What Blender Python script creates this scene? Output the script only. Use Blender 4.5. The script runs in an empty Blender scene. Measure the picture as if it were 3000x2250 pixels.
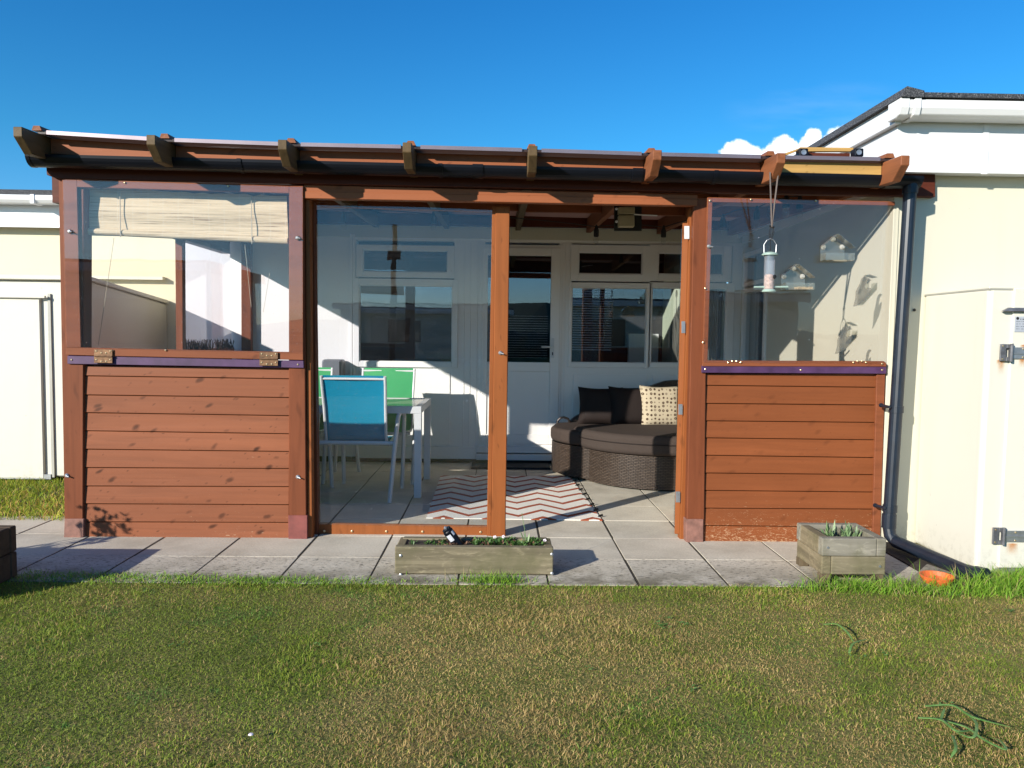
import bpy, math, random
import numpy as np
from math import sin, cos, pi, radians, sqrt, atan2
random.seed(7)
RNG = np.random.default_rng(11)
SC = bpy.context.scene
COL = SC.collection

# ------------------------------------------------------------------ camera
F0, CX, CY, CAMZ = 2252.0, 1500.0, 1125.0, 1.23
def _n(v):
    v = np.array(v, float); return v/np.linalg.norm(v)
_Y = _n([(1460-CX)/F0, (CY-988)/F0, 1.0])
_H = np.array([(2460-CX)/F0, (CY-1000.5)/F0, 1.0])
_Z = _n(np.cross(_H, _Y))
if _Z[1] < 0: _Z = -_Z
_X = _n(np.cross(_Z, _Y)) 
if _X[0] < 0: _X = -_X
RW = np.array([_X, _Y, _Z])            # rows: world axes in (right, up, forward)
def ray(u, v):
    return RW @ np.array([(u-CX)/F0, (CY-v)/F0, 1.0])
def W(u, v, Y):
    d = ray(u, v); t = Y/d[1]
    return (d[0]*t, Y, CAMZ+d[2]*t)
def WX(u, v, X):
    d = ray(u, v); t = X/d[0]
    return (X, d[1]*t, CAMZ+d[2]*t)
def WG(u, v, z=0.0):
    d = ray(u, v); t = (z-CAMZ)/d[2]
    return (d[0]*t, d[1]*t, z)

cam_d = bpy.data.cameras.new("camera")
cam = bpy.data.objects.new("camera", cam_d); COL.objects.link(cam)
cam_d.sensor_width = 36.0; cam_d.lens = 36.0*F0/3000.0
cam_d.clip_start = 0.05; cam_d.clip_end = 2000
from mathutils import Matrix, Vector
M = Matrix.Identity(4)
for i in range(3):
    M[i][0] = RW[i][0]; M[i][1] = RW[i][1]; M[i][2] = -RW[i][2]
M[2][3] = CAMZ
cam.matrix_world = M
SC.camera = cam
SC.view_settings.view_transform = 'Standard'; SC.view_settings.look = 'None'
SC.view_settings.exposure = 0.84; SC.view_settings.gamma = 1.0
SC.cycles.max_bounces = 10; SC.cycles.transparent_max_bounces = 24
SC.cycles.diffuse_bounces = 7; SC.cycles.glossy_bounces = 5
SC.cycles.use_denoising = True
SC.cycles.sample_clamp_indirect = 6.0

# ------------------------------------------------------------------ sun + sky
AZ, EL = radians(44), radians(20)       # light travels towards +X +Y
ld = Vector((sin(AZ)*cos(EL), cos(AZ)*cos(EL), -sin(EL)))
sd = bpy.data.lights.new("sun", 'SUN'); sd.energy = 4.2; sd.angle = radians(0.55); sd.color = (1.0, 0.94, 0.84)
sun = bpy.data.objects.new("sun", sd); COL.objects.link(sun)
sun.rotation_euler = ld.to_track_quat('-Z', 'Y').to_euler(); sun.location = (-8, -8, 8)

world = bpy.data.worlds.new("World"); SC.world = world; world.use_nodes = True
wt = world.node_tree; wt.nodes.clear()
def wn(t, **k):
    n = wt.nodes.new(t)
    for a, b in k.items(): setattr(n, a, b)
    return n
def wmath(op, a, b=None, c=None):
    n = wn('ShaderNodeMath', operation=op)
    for i, x in enumerate((a, b, c)):
        if x is None: continue
        if isinstance(x, (int, float)): n.inputs[i].default_value = x
        else: wt.links.new(x, n.inputs[i])
    return n.outputs[0]
wo = wn('ShaderNodeOutputWorld'); wb = wn('ShaderNodeBackground'); wb.inputs[1].default_value = 0.145
sk = wn('ShaderNodeTexSky', sky_type='NISHITA', sun_disc=False, sun_elevation=EL, sun_rotation=radians(224), altitude=0, air_density=1.0, dust_density=0.3, ozone_density=2.5)
hs = wn('ShaderNodeHueSaturation'); hs.inputs['Saturation'].default_value = 1.25; hs.inputs['Value'].default_value = 1.0
wt.links.new(sk.outputs[0], hs.inputs['Color'])
tc = wn('ShaderNodeTexCoord'); sp = wn('ShaderNodeSeparateXYZ'); wt.links.new(tc.outputs['Generated'], sp.inputs[0])
yy = wmath('MAXIMUM', sp.outputs[1], 0.05)
gu = wmath('DIVIDE', sp.outputs[0], yy); gw = wmath('DIVIDE', sp.outputs[2], yy)
cxyz = wn('ShaderNodeCombineXYZ'); wt.links.new(gu, cxyz.inputs[0]); wt.links.new(gw, cxyz.inputs[1])
nz = wn('ShaderNodeTexNoise'); nz.inputs['Scale'].default_value = 26; nz.inputs['Detail'].default_value = 6; nz.inputs['Roughness'].default_value = 0.6
wt.links.new(cxyz.outputs[0], nz.inputs['Vector'])
def blob(u0, w0, ru, rw):
    a = wmath('POWER', wmath('ABSOLUTE', wmath('DIVIDE', wmath('SUBTRACT', gu, u0), ru)), 2.0)
    b = wmath('POWER', wmath('ABSOLUTE', wmath('DIVIDE', wmath('SUBTRACT', gw, w0), rw)), 2.0)
    return wmath('SUBTRACT', 1.0, wmath('ADD', a, b))
def gdir(u, v):
    d = ray(u, v); return d[0]/d[1], d[2]/d[1]
bl = None
for (u, v, ru, rw) in ((2180, 455, .032, .022), (2290, 455, .034, .026), (2390, 455, .032, .030), (2385, 405, .014, .016), (2470, 440, .04, .034)):
    g = gdir(u, v); b = blob(g[0], g[1], ru, rw)
    bl = b if bl is None else wmath('MAXIMUM', bl, b)
cm = wmath('ADD', bl, wmath('MULTIPLY', wmath('SUBTRACT', nz.outputs[0], 0.5), 2.2))
mr = wn('ShaderNodeMapRange', interpolation_type='SMOOTHSTEP'); wt.links.new(cm, mr.inputs[0]); mr.inputs[1].default_value = 0.1; mr.inputs[2].default_value = 0.5
# thin veil of cirrus
g = gdir(2440, 340)
nz2 = wn('ShaderNodeTexNoise'); nz2.inputs['Scale'].default_value = 1.0; nz2.inputs['Detail'].default_value = 4
mp = wn('ShaderNodeMapping'); mp.inputs['Rotation'].default_value = (0, 0, radians(-28)); mp.inputs['Scale'].default_value = (7, 34, 1)
wt.links.new(cxyz.outputs[0], mp.inputs['Vector']); wt.links.new(mp.outputs[0], nz2.inputs['Vector'])
veil = wmath('MULTIPLY', wmath('MAXIMUM', blob(g[0], g[1], .15, .05), 0.0), wmath('MULTIPLY', wmath('MAXIMUM', wmath('SUBTRACT', nz2.outputs[0], .40), 0.0), 0.2))
fac = wmath('MINIMUM', wmath('ADD', mr.outputs[0], veil), 1.0)
wm = wn('ShaderNodeMix', data_type='RGBA'); tr_ = wn('ShaderNodeValToRGB'); wt.links.new(sp.outputs[2], tr_.inputs[0]); ce = tr_.color_ramp.elements
ce[0].position = 0.0; ce[0].color = (.42, .53, .80, 1); ce[1].position = .52; ce[1].color = (.10, .45, .66, 1); e2 = ce.new(.22); e2.color = (.19, .535, .66, 1)
tm = wn('ShaderNodeMix', data_type='RGBA', blend_type='MULTIPLY'); tm.inputs[0].default_value = 1.0
wt.links.new(hs.outputs[0], tm.inputs[6]); wt.links.new(tr_.outputs[0], tm.inputs[7])
wt.links.new(fac, wm.inputs[0]); wt.links.new(tm.outputs[2], wm.inputs[6]); wm.inputs[7].default_value = (5.6, 5.9, 6.4, 1)
wt.links.new(wm.outputs[2], wb.inputs[0]); wt.links.new(wb.outputs[0], wo.inputs[0])

# ------------------------------------------------------------------ materials
def s2l(c):
    return tuple(((x/255.0)/12.92 if x/255.0 <= 0.04045 else ((x/255.0+0.055)/1.055)**2.4) for x in c)
class Mat:
    def __init__(s, name):
        s.m = bpy.data.materials.new(name); s.m.use_nodes = True; s.t = s.m.node_tree
        s.b = s.t.nodes['Principled BSDF']; s.out = s.t.nodes['Material Output']
        s._tc = None
    def n(s, t, **k):
        x = s.t.nodes.new(t)
        for a, b in k.items(): setattr(x, a, b)
        return x
    def l(s, a, b): s.t.links.new(a, b)
    def setb(s, **k):
        for a, b in k.items():
            a = a.replace('_', ' ')
            if isinstance(b, tuple): b = (*b, 1.0) if len(b) == 3 else b
            s.b.inputs[a].default_value = b
        return s
    def vec(s, scale=(1, 1, 1), kind='Object', jit=True):
        if s._tc is None: s._tc = s.n('ShaderNodeTexCoord')
        mp = s.n('ShaderNodeMapping'); mp.inputs['Scale'].default_value = scale
        s.l(s._tc.outputs[kind], mp.inputs['Vector'])
        return mp.outputs[0]
    def noise(s, scale, vec=None, detail=4, rough=0.6, dist=0.0):
        x = s.n('ShaderNodeTexNoise'); x.inputs['Scale'].default_value = scale; x.inputs['Detail'].default_value = detail
        x.inputs['Roughness'].default_value = rough; x.inputs['Distortion'].default_value = dist
        s.l(vec if vec is not None else s.vec(), x.inputs['Vector']); return x.outputs[0]
    def ramp(s, f, stops):
        r = s.n('ShaderNodeValToRGB'); e = r.color_ramp.elements
        while len(e) > 1: e.remove(e[-1])
        for i, (p, c) in enumerate(stops):
            el = e[0] if i == 0 else e.new(p)
            el.position = p; el.color = (*c, 1) if len(c) == 3 else c
        s.l(f, r.inputs[0]); return r.outputs[0]
    def mr(s, f, a, b, c=0.0, d=1.0):
        x = s.n('ShaderNodeMapRange'); s.l(f, x.inputs[0])
        for i, v in enumerate((a, b, c, d)): x.inputs[i+1].default_value = v
        return x.outputs[0]
    def math(s, op, a, b=None, c=None):
        x = s.n('ShaderNodeMath', operation=op)
        for i, v in enumerate((a, b, c)):
            if v is None: continue
            if isinstance(v, (int, float)): x.inputs[i].default_value = v
            else: s.l(v, x.inputs[i])
        return x.outputs[0]
    def mix(s, f, a, b, mode='MIX'):
        x = s.n('ShaderNodeMix', data_type='RGBA', blend_type=mode)
        for i, v in ((0, f), (6, a), (7, b)):
            if isinstance(v, (int, float)): x.inputs[i].default_value = v
            elif isinstance(v, tuple): x.inputs[i].default_value = (*v, 1) if len(v) == 3 else v
            else: s.l(v, x.inputs[i])
        return x.outputs[2]
    def bump(s, h, strength=0.3, dist=0.005):
        x = s.n('ShaderNodeBump'); x.inputs['Strength'].default_value = strength; x.inputs['Distance'].default_value = dist
        s.l(h, x.inputs['Height']); s.l(x.outputs[0], s.b.inputs['Normal']); return x
    def col(s, c): s.l(c, s.b.inputs['Base Color']); return s
    def sep(s, kind='Object'):
        if s._tc is None: s._tc = s.n('ShaderNodeTexCoord')
        x = s.n('ShaderNodeSeparateXYZ'); s.l(s._tc.outputs[kind], x.inputs[0]); return x.outputs

def wood(name, c, axis, dark=0.45, rough=0.55, knots=0.0, peel=0.0, pale=(.42, .27, .17), contrast=1.0, islands=False, mottle=False):
    m = Mat(name)
    sc = {'X': (1.2, 22, 22), 'Y': (22, 1.2, 22), 'Z': (22, 22, 1.2)}[axis]
    g = m.noise(1.0, m.vec(sc), 6, 0.62, 0.6)
    big = m.noise(2.3, m.vec((1, 1, 1)), 3)
    dk = tuple(x*dark for x in c)
    lt = tuple(min(1, x*(1+.35*contrast)) for x in c)
    cc = m.ramp(g, [(.25, dk), (.5, c), (.75, lt)])
    cc = m.mix(m.mr(big, .3, .7, 0, .35), cc, tuple(x*.72 for x in c))
    if knots > 0:
        ks = {'X': (4.2, .0, 9), 'Y': (9, 2.2, 9), 'Z': (9, .0, 2.2)}[axis]
        mr0 = m.n('ShaderNodeMapping'); mr0.inputs['Rotation'].default_value = (0, radians(28 if axis == 'X' else 8), 0)
        if m._tc is None: m.vec()
        m.l(m._tc.outputs['Object'], mr0.inputs['Vector'])
        wv = m.n('ShaderNodeVectorMath', operation='ADD'); nzz = m.n('ShaderNodeTexNoise'); nzz.inputs['Scale'].default_value = 9; m.l(mr0.outputs[0], nzz.inputs['Vector'])
        sc_ = m.n('ShaderNodeVectorMath', operation='SCALE'); sc_.inputs['Scale'].default_value = .045; m.l(nzz.outputs[1], sc_.inputs[0])
        m.l(mr0.outputs[0], wv.inputs[0]); m.l(sc_.outputs[0], wv.inputs[1])
        def kv(k_):
            q = m.n('ShaderNodeMapping'); q.inputs['Scale'].default_value = k_; m.l(wv.outputs[0], q.inputs['Vector']); return q.outputs[0]
        v = m.n('ShaderNodeTexVoronoi'); v.inputs['Scale'].default_value = 1.45; m.l(kv(ks), v.inputs['Vector'])
        kk = m.mr(v.outputs[0], .08, .20, 1, 0)
        v2 = m.n('ShaderNodeTexVoronoi'); v2.inputs['Scale'].default_value = 3.3; m.l(kv(ks), v2.inputs['Vector'])
        kk = m.math('MAXIMUM', kk, m.mr(v2.outputs[0], .06, .16, .7, 0))
        gate = m.noise(3.1, None, 2); kk = m.math('MULTIPLY', kk, m.mr(gate, .35, .5, .5, 1))
        cc = m.mix(m.math('MULTIPLY', kk, knots), cc, tuple(x*.22 for x in c))
    if islands:
        gi = m.n('ShaderNodeNewGeometry'); ri = gi.outputs['Random Per Island']
        cc = m.mix(m.mr(ri, 0, 1, 0, .38), cc, tuple(x*.66 for x in c))
    if mottle:
        q = m.noise(1.0, m.vec((9, 30, 34)), 6, .75, .8); cc = m.mix(m.mr(q, .52, .66, 0, .55), cc, tuple(min(1, x*1.9) for x in c)); q2 = m.noise(5, None, 4); cc = m.mix(m.mr(q2, .45, .65, 0, .6), cc, (.10, .095, .045))
    if peel > 0:
        z = m.sep()[2]
        p = m.noise(1.0, m.vec((22, 40, 75)), 6, 0.75, 2.0)
        lim = m.math('SUBTRACT', 0.70, m.math('MULTIPLY', m.math('POWER', m.mr(z, 0.0, .42, 1, 0), 1.4), 0.205*peel))
        pm = m.mr(m.math('SUBTRACT', p, lim), 0, .02)
        cc = m.mix(pm, cc, pale)
    m.col(cc); m.setb(Roughness=rough)
    m.b.inputs['Specular IOR Level'].default_value = 0.18
    m.bump(g, .35, .003)
    return m.m

OR1, OR2, OR3 = (.34, .098, .032), (.40, .125, .036), (.46, .155, .048)
MAT = {}
MAT['clad_l'] = wood('stained_cladding', (.250, .084, .038), 'X', dark=.72, knots=1.0, peel=.35, contrast=.5, islands=True)
MAT['clad_r'] = wood('worn_cladding', (.222, .066, .022), 'X', dark=.78, knots=.30, peel=.80, pale=(.42, .25, .14), contrast=.4, islands=True)
MAT['post'] = wood('stained_post', (.172, .050, .020), 'Z', dark=.7, knots=.35, contrast=.6)
MAT['post2'] = wood('new_stained_post', (.255, .078, .021), 'Z', dark=.75, knots=.6, contrast=.4)
MAT['rail'] = wood('stained_rail', (.205, .064, .027), 'X', dark=.7, knots=.4, contrast=.5)
MAT['rail2'] = wood('new_stained_rail', (.285, .090, .036), 'X', dark=.8, knots=.5, contrast=.4)
MAT['beam'] = wood('dark_beam', (.085, .020, .010), 'X', dark=.7)
MAT['rafter'] = wood('weathered_rafter', (.105, .068, .032), 'Y', dark=.5)
MAT['rafter2'] = wood('stained_rafter', (.23, .082, .035), 'Y', dark=.6)
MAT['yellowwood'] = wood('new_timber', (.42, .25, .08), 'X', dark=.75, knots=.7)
MAT['planter'] = wood('weathered_planter', (.185, .155, .100), 'X', dark=.42, contrast=1.3, rough=.85, knots=.3, mottle=True)
MAT['planterY'] = wood('weathered_planter_side', (.18, .145, .09), 'Y', dark=.42, contrast=1.4, rough=.85, mottle=True)
MAT['endgrain'] = wood('weathered_end_grain', (.12, .09, .055), 'Z', dark=.5, rough=.9)
MAT['planter_grey'] = wood('grey_planter', (.215, .195, .155), 'X', dark=.45, contrast=1.2, rough=.9, mottle=True)
MAT['planterdark'] = wood('dark_planter', (.085, .06, .04), 'X', dark=.5, rough=.85)

def plain(name, c, rough=.5, metal=0.0, var=.06, spec=.5, nscale=6.0, bump=0.0):
    m = Mat(name)
    a = tuple(max(0, x*(1-var)) for x in c); b = tuple(min(1, x*(1+var)) for x in c)
    n = m.noise(nscale, None, 4)
    m.col(m.ramp(n, [(.3, a), (.7, b)])); m.setb(Roughness=rough, Metallic=metal)
    m.b.inputs['Specular IOR Level'].default_value = spec
    if bump: m.bump(m.noise(nscale*12, None, 3), bump, .002)
    return m.m
def painted_wall(name, c, dirt=.12, streak=True, rough=.55, groove=0):
    m = Mat(name)
    n = m.noise(1.4, None, 5); n2 = m.noise(1.0, m.vec((9, 9, .8)), 5, .6)
    cc = m.mix(m.mr(n, .35, .7, 0, dirt), c, tuple(x*k for x, k in zip(c, (.86, .84, .78))))
    if streak: cc = m.mix(m.mr(n2, .55, .8, 0, dirt*1.5), cc, tuple(x*k for x, k in zip(c, (.78, .76, .68))))
    if streak:
        z = m.sep()[2]; sp2 = m.noise(26, None, 4, .7); k = m.math('MULTIPLY', m.mr(z, .0, .20, 1, 0), m.mr(sp2, .50, .68, 0, .32)); cc = m.mix(k, cc, (.20, .18, .12))
        s3 = m.noise(1.0, m.vec((16, 16, 16)), 2, .5); cc = m.mix(m.mr(s3, .765, .785, 0, .35), cc, (.25, .23, .18))
    m.col(cc); m.setb(Roughness=rough); m.bump(m.noise(2.5, None, 3), .25, .01)
    return m.m
MAT['cream'] = painted_wall('cream_render', (.565, .54, .43))
MAT['cream2'] = painted_wall('pale_yellow_render', (.57, .505, .34))
MAT['cupboard'] = painted_wall('cream_fibreglass', (.595, .572, .49), dirt=.10)
MAT['white_pvc'] = painted_wall('white_pvc', (.79, .775, .75), dirt=.06, streak=False, rough=.3)
MAT['white_fascia'] = painted_wall('white_fascia', (.70, .70, .70), dirt=.03, streak=False, rough=.35)
MAT['white_metal'] = plain('white_painted_metal', (.62, .63, .63), .35, 0, .03)
MAT['greycream'] = plain('grey_cream_trim', (.36, .35, .30), .5)
MAT['purple'] = plain('purple_trim', (.065, .026, .078), .45, 0, .35, nscale=9)
MAT['shoe'] = plain('maroon_post_shoe', (.19, .048, .038), .6, 0, .25, nscale=12)
MAT['shoe2'] = plain('worn_pink_post_shoe', (.21, .098, .072), .7, 0, .35, nscale=18)
MAT['blackpl'] = plain('black_plastic', (.004, .005, .009), .38, 0, .2, spec=.25)
MAT['pipe'] = plain('dark_grey_pipe', (.007, .013, .024), .42, 0, .25, nscale=14)
MAT['black'] = plain('black_rubber', (.010, .010, .011), .6)
MAT['steel'] = plain('galvanised_steel', (.42, .43, .44), .42, .8, .2, nscale=20)
MAT['darksteel'] = plain('grey_hinge_metal', (.16, .16, .17), .5, .55, .35, nscale=25)
MAT['brass'] = plain('tarnished_brass', (.17, .09, .045), .45, .5, .5, nscale=40)
MAT['screw'] = plain('brass_screw', (.72, .55, .32), .3, .9, .1)
MAT['rust'] = plain('rust_stain', (.55, .24, .08), .9, 0, .4, nscale=30)
def roofsheet():
    m = Mat('bronze_polycarbonate'); m.setb(Roughness=.35); m.b.inputs['Base Color'].default_value = (.06, .04, .036, 1)
    tr = m.n('ShaderNodeBsdfTranslucent'); tr.inputs[0].default_value = (.46, .33, .27, 1)
    mx = m.n('ShaderNodeMixShader'); mx.inputs[0].default_value = .5
    m.l(m.b.outputs[0], mx.inputs[1]); m.l(tr.outputs[0], mx.inputs[2]); m.l(mx.outputs[0], m.out.inputs[0]); return m.m
MAT['roofing'] = roofsheet()
MAT['alu'] = plain('aluminium_edge', (.22, .18, .20), .4, .5, .1)
MAT['soil'] = plain('potting_soil', (.035, .025, .018), .95, 0, .7, nscale=60, bump=1.0)
MAT['terracotta'] = plain('terracotta', (.62, .13, .03), .55, 0, .2)
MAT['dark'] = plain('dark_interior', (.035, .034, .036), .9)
MAT['floorin'] = plain('interior_floor', (.06, .045, .03), .7)
MAT['green_wall'] = plain('interior_sage_wall', (.48, .52, .38), .8, 0, .03)
MAT['greybox'] = plain('grey_plastic', (.13, .14, .16), .45)
MAT['beigebox'] = plain('beige_plastic', (.42, .36, .24), .5)
MAT['doormat'] = plain('dark_doormat', (.018, .020, .022), .95, 0, .5, nscale=60, bump=.6)
MAT['pot'] = plain('dark_seat', (.03, .02, .02), .8)

def shingles():
    m = Mat('mineral_felt')
    n = m.noise(160, None, 2); m.col(m.ramp(n, [(.35, (.012, .014, .018)), (.55, (.05, .053, .06)), (.72, (.22, .22, .22))]))
    m.setb(Roughness=.9); m.bump(n, .6, .004); return m.m
MAT['felt'] = shingles()

def slabmat():
    m = Mat('concrete_paving')
    a = m.n('ShaderNodeAttribute', attribute_name='tint')
    n1 = m.noise(2.2, None, 6, .65); n2 = m.noise(85, None, 3, .6); n3 = m.noise(1.0, m.vec((30, 75, 30)), 3, .7)
    cc = m.ramp(n1, [(.25, (.40, .35, .27)), (.55, (.59, .53, .425)), (.8, (.66, .60, .495))])
    cc = m.mix(.5, cc, a.outputs[0], 'MULTIPLY')
    cc = m.mix(m.mr(n2, .35, .65, 0, .30), cc, (.27, .255, .215))
    y = m.sep()[1]
    pit = m.math('MULTIPLY', m.mr(n3, .565, .61, 0, 1), m.mr(y, 4.28, 4.18, .03, .8))
    cc = m.mix(pit, cc, (.10, .09, .075))
    # lichen / soil wash near the grass edge
    e = m.math('MULTIPLY', m.mr(y, 4.12, 3.80, 0, 1), m.mr(m.noise(4.5, None, 5), .38, .58, 0, .85))
    cc = m.mix(e, cc, (.115, .10, .062))
    m.col(cc); m.setb(Roughness=.9); m.b.inputs['Specular IOR Level'].default_value = .2
    m.bump(m.math('SUBTRACT', n2, m.math('MULTIPLY', pit, 1.5)), .35, .003); return m.m
MAT['slab'] = slabmat()
MAT['joint'] = plain('joint_sand', (.040, .033, .020), .95, 0, .5, nscale=40)

def lawnmat():
    m = Mat('lawn_soil')
    n = m.noise(1.6, None, 5); n2 = m.noise(60, None, 4)
    cc = m.ramp(n, [(.3, (.10, .13, .025)), (.5, (.17, .17, .05)), (.7, (.26, .20, .08))])
    cc = m.mix(m.mr(n2, .4, .7, 0, .45), cc, (.07, .06, .025))
    m.col(cc); m.setb(Roughness=1); m.b.inputs['Specular IOR Level'].default_value = .1
    m.bump(n2, .8, .02); return m.m
MAT['lawn'] = lawnmat()
def blademat():
    m = Mat('grass_blades')
    a = m.n('ShaderNodeAttribute', attribute_name='tint'); m.l(a.outputs[0], m.b.inputs['Base Color'])
    m.setb(Roughness=.6); m.b.inputs['Specular IOR Level'].default_value = .25
    tr = m.n('ShaderNodeBsdfTranslucent'); m.l(a.outputs[0], tr.inputs[0])
    mx = m.n('ShaderNodeMixShader'); mx.inputs[0].default_value = .3
    m.l(m.b.outputs[0], mx.inputs[1]); m.l(tr.outputs[0], mx.inputs[2]); m.l(mx.outputs[0], m.out.inputs[0]); return m.m
MAT['blade'] = blademat()
def leafmat(name, c, c2):
    m = Mat(name)
    n = m.noise(25, None, 3); cc = m.ramp(n, [(.35, c), (.65, c2)]); m.col(cc); m.setb(Roughness=.5)
    tr = m.n('ShaderNodeBsdfTranslucent'); m.l(cc, tr.inputs[0]); mx = m.n('ShaderNodeMixShader'); mx.inputs[0].default_value = .25
    m.l(m.b.outputs[0], mx.inputs[1]); m.l(tr.outputs[0], mx.inputs[2]); m.l(mx.outputs[0], m.out.inputs[0]); return m.m
MAT['leaf'] = leafmat('green_leaf', (.05, .12, .025), (.12, .22, .05))
MAT['leafpale'] = leafmat('pale_leaf', (.14, .24, .10), (.26, .36, .16))
MAT['weed'] = leafmat('weed_leaf', (.07, .17, .03), (.16, .29, .08))
MAT['stemleaf'] = leafmat('stem_leaf', (.10, .24, .05), (.20, .36, .10))
MAT['leafdark'] = leafmat('dark_leaf', (.03, .05, .02), (.06, .09, .03))
MAT['petal'] = plain('white_petal', (.75, .66, .70), .6)
MAT['straw'] = plain('dry_straw', (.42, .30, .13), .7)

def clear(name, tint=(1, 1, 1), f0=.04, rough=0.0, wav=0.0, haze=0.0, hazecol=(.8, .8, .8), smear=0.0):
    m = Mat(name); t = m.t; t.nodes.remove(m.b)
    g = m.n('ShaderNodeNewGeometry'); d = m.n('ShaderNodeVectorMath', operation='DOT_PRODUCT')
    m.l(g.outputs['Incoming'], d.inputs[0]); m.l(g.outputs['Normal'], d.inputs[1])
    c = m.math('ABSOLUTE', d.outputs['Value'])
    f = m.math('ADD', f0, m.math('MULTIPLY', 1-f0, m.math('POWER', m.math('SUBTRACT', 1.0, c), 5.0)))
    f = m.math('MINIMUM', f, 1.0)
    tr = m.n('ShaderNodeBsdfTransparent'); tr.inputs[0].default_value = (*tint, 1)
    gl = m.n('ShaderNodeBsdfGlossy'); gl.inputs['Roughness'].default_value = rough
    if wav > 0:
        bp = m.n('ShaderNodeBump'); bp.inputs['Strength'].default_value = 1.0; bp.inputs['Distance'].default_value = wav
        m.l(m.noise(2.2, None, 2, .5), bp.inputs['Height']); m.l(bp.outputs[0], gl.inputs['Normal'])
    mx = m.n('ShaderNodeMixShader'); m.l(f, mx.inputs[0]); m.l(tr.outputs[0], mx.inputs[1]); m.l(gl.outputs[0], mx.inputs[2])
    o = mx.outputs[0]
    if haze > 0:
        df = m.n('ShaderNodeBsdfDiffuse'); df.inputs[0].default_value = (*hazecol, 1)
        m2 = m.n('ShaderNodeMixShader')
        if smear > 0:
            nn = m.noise(1.0, m.vec((3, 3, 5)), 6, .7, 1.0); sp_ = m.noise(140, None, 1)
            hf = m.math('ADD', m.math('MULTIPLY', m.mr(nn, .45, .75, 0, 1), smear), haze)
            hf = m.math('ADD', hf, m.math('MULTIPLY', m.mr(sp_, .76, .80, 0, 1), .35)); m.l(hf, m2.inputs[0])
        else: m2.inputs[0].default_value = haze
        m.l(o, m2.inputs[1]); m.l(df.outputs[0], m2.inputs[2]); o = m2.outputs[0]
    m.l(o, m.out.inputs[0]); return m.m
MAT['acrylic'] = clear('clear_acrylic_sheet', (.99, .985, .99), .05, .0, .0006, .002, (.8, .8, .85), .004)
MAT['acrylic_door'] = clear('tinted_acrylic_door', (.965, .975, .985), .046, .0, .0007, .002, (.8, .82, .88), .004)
MAT['acrylic_side'] = clear('lavender_acrylic', (.96, .955, .99), .05, .0, .001, .012, (.8, .8, .9), .008)
MAT['glass'] = clear('window_glass', (.86, .90, .93), .12, .0, .0003)
MAT['feeder_acrylic'] = clear('clear_feeder_plastic', (.90, .89, .84), .08, .04, .003, .045, (.85, .82, .74), .0)
MAT['cup'] = clear('suction_cup_rubber', (.8, .8, .78), .10, .1, 0, .30, (.8, .78, .72))
MAT['bulb_glass'] = clear('bulb_glass', (.93, .93, .93), .08)
MAT['tube_plastic'] = clear('feeder_tube', (.93, .93, .95), .07, .05, 0, .12, (.8, .8, .85))

def blindmat():
    m = Mat('bamboo_reed')
    n = m.noise(1.0, m.vec((2.2, 10, 95)), 5, .7, .3); n2 = m.noise(1.0, m.vec((2.5, 2, 40)), 4)
    cc = m.ramp(n, [(.33, (.24, .15, .07)), (.46, (.66, .53, .33)), (.7, (.84, .70, .48))])
    cc = m.mix(m.mr(n2, .62, .75, 0, .35), cc, (.30, .22, .12))
    x = m.sep()[0]
    th = m.math('PINGPONG', x, .045); cc = m.mix(m.mr(th, .0012, .0022, .4, 0), cc, (.72, .68, .55))
    m.col(cc); m.setb(Roughness=.7); m.bump(n, .8, .004)
    tr = m.n('ShaderNodeBsdfTranslucent'); m.l(cc, tr.inputs[0]); mx = m.n('ShaderNodeMixShader'); mx.inputs[0].default_value = .2
    m.l(m.b.outputs[0], mx.inputs[1]); m.l(tr.outputs[0], mx.inputs[2]); m.l(mx.outputs[0], m.out.inputs[0]); return m.m
MAT['blind'] = blindmat()
def rugmat():
    m = Mat('chevron_weave')
    s = m.sep(); x = m.math('ADD', s[0], 50.0); y = s[1]
    zz = m.math('PINGPONG', x, .17); v = m.math('ADD', m.math('ADD', y, m.math('MULTIPLY', zz, 1.0)), 50.0)
    f = m.math('MODULO', v, .205); n = m.noise(120, None, 2)
    f = m.math('ADD', f, m.math('MULTIPLY', m.math('SUBTRACT', n, .5), .014))
    k = m.mr(f, .056, .060, 1, 0)
    n2 = m.noise(300, None, 2)
    base = m.ramp(n2, [(.3, (.80, .74, .64)), (.7, (.92, .88, .79))])
    st = m.ramp(n2, [(.3, (.30, .055, .016)), (.7, (.46, .095, .03))])
    m.col(m.mix(k, base, st)); m.setb(Roughness=.95); m.bump(n2, .5, .003); return m.m
MAT['rug'] = rugmat()
def wicker():
    m = Mat('brown_wicker'); 
    b = m.n('ShaderNodeTexBrick'); m.l(m.vec((1, 1, 1), 'UV'), b.inputs['Vector'])
    b.offset = .5; b.inputs['Scale'].default_value = 1; b.inputs['Brick Width'].default_value = .040; b.inputs['Row Height'].default_value = .013
    b.inputs['Mortar Size'].default_value = .0032; b.inputs['Mortar Smooth'].default_value = .6
    b.inputs['Color1'].default_value = (.062, .043, .031, 1); b.inputs['Color2'].default_value = (.095, .068, .050, 1); b.inputs['Mortar'].default_value = (.018, .012, .009, 1)
    m.col(b.outputs[0]); m.setb(Roughness=.38); m.bump(m.math('SUBTRACT', 1.0, b.outputs[1]), .9, .004); return m.m
MAT['wicker'] = wicker()
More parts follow.
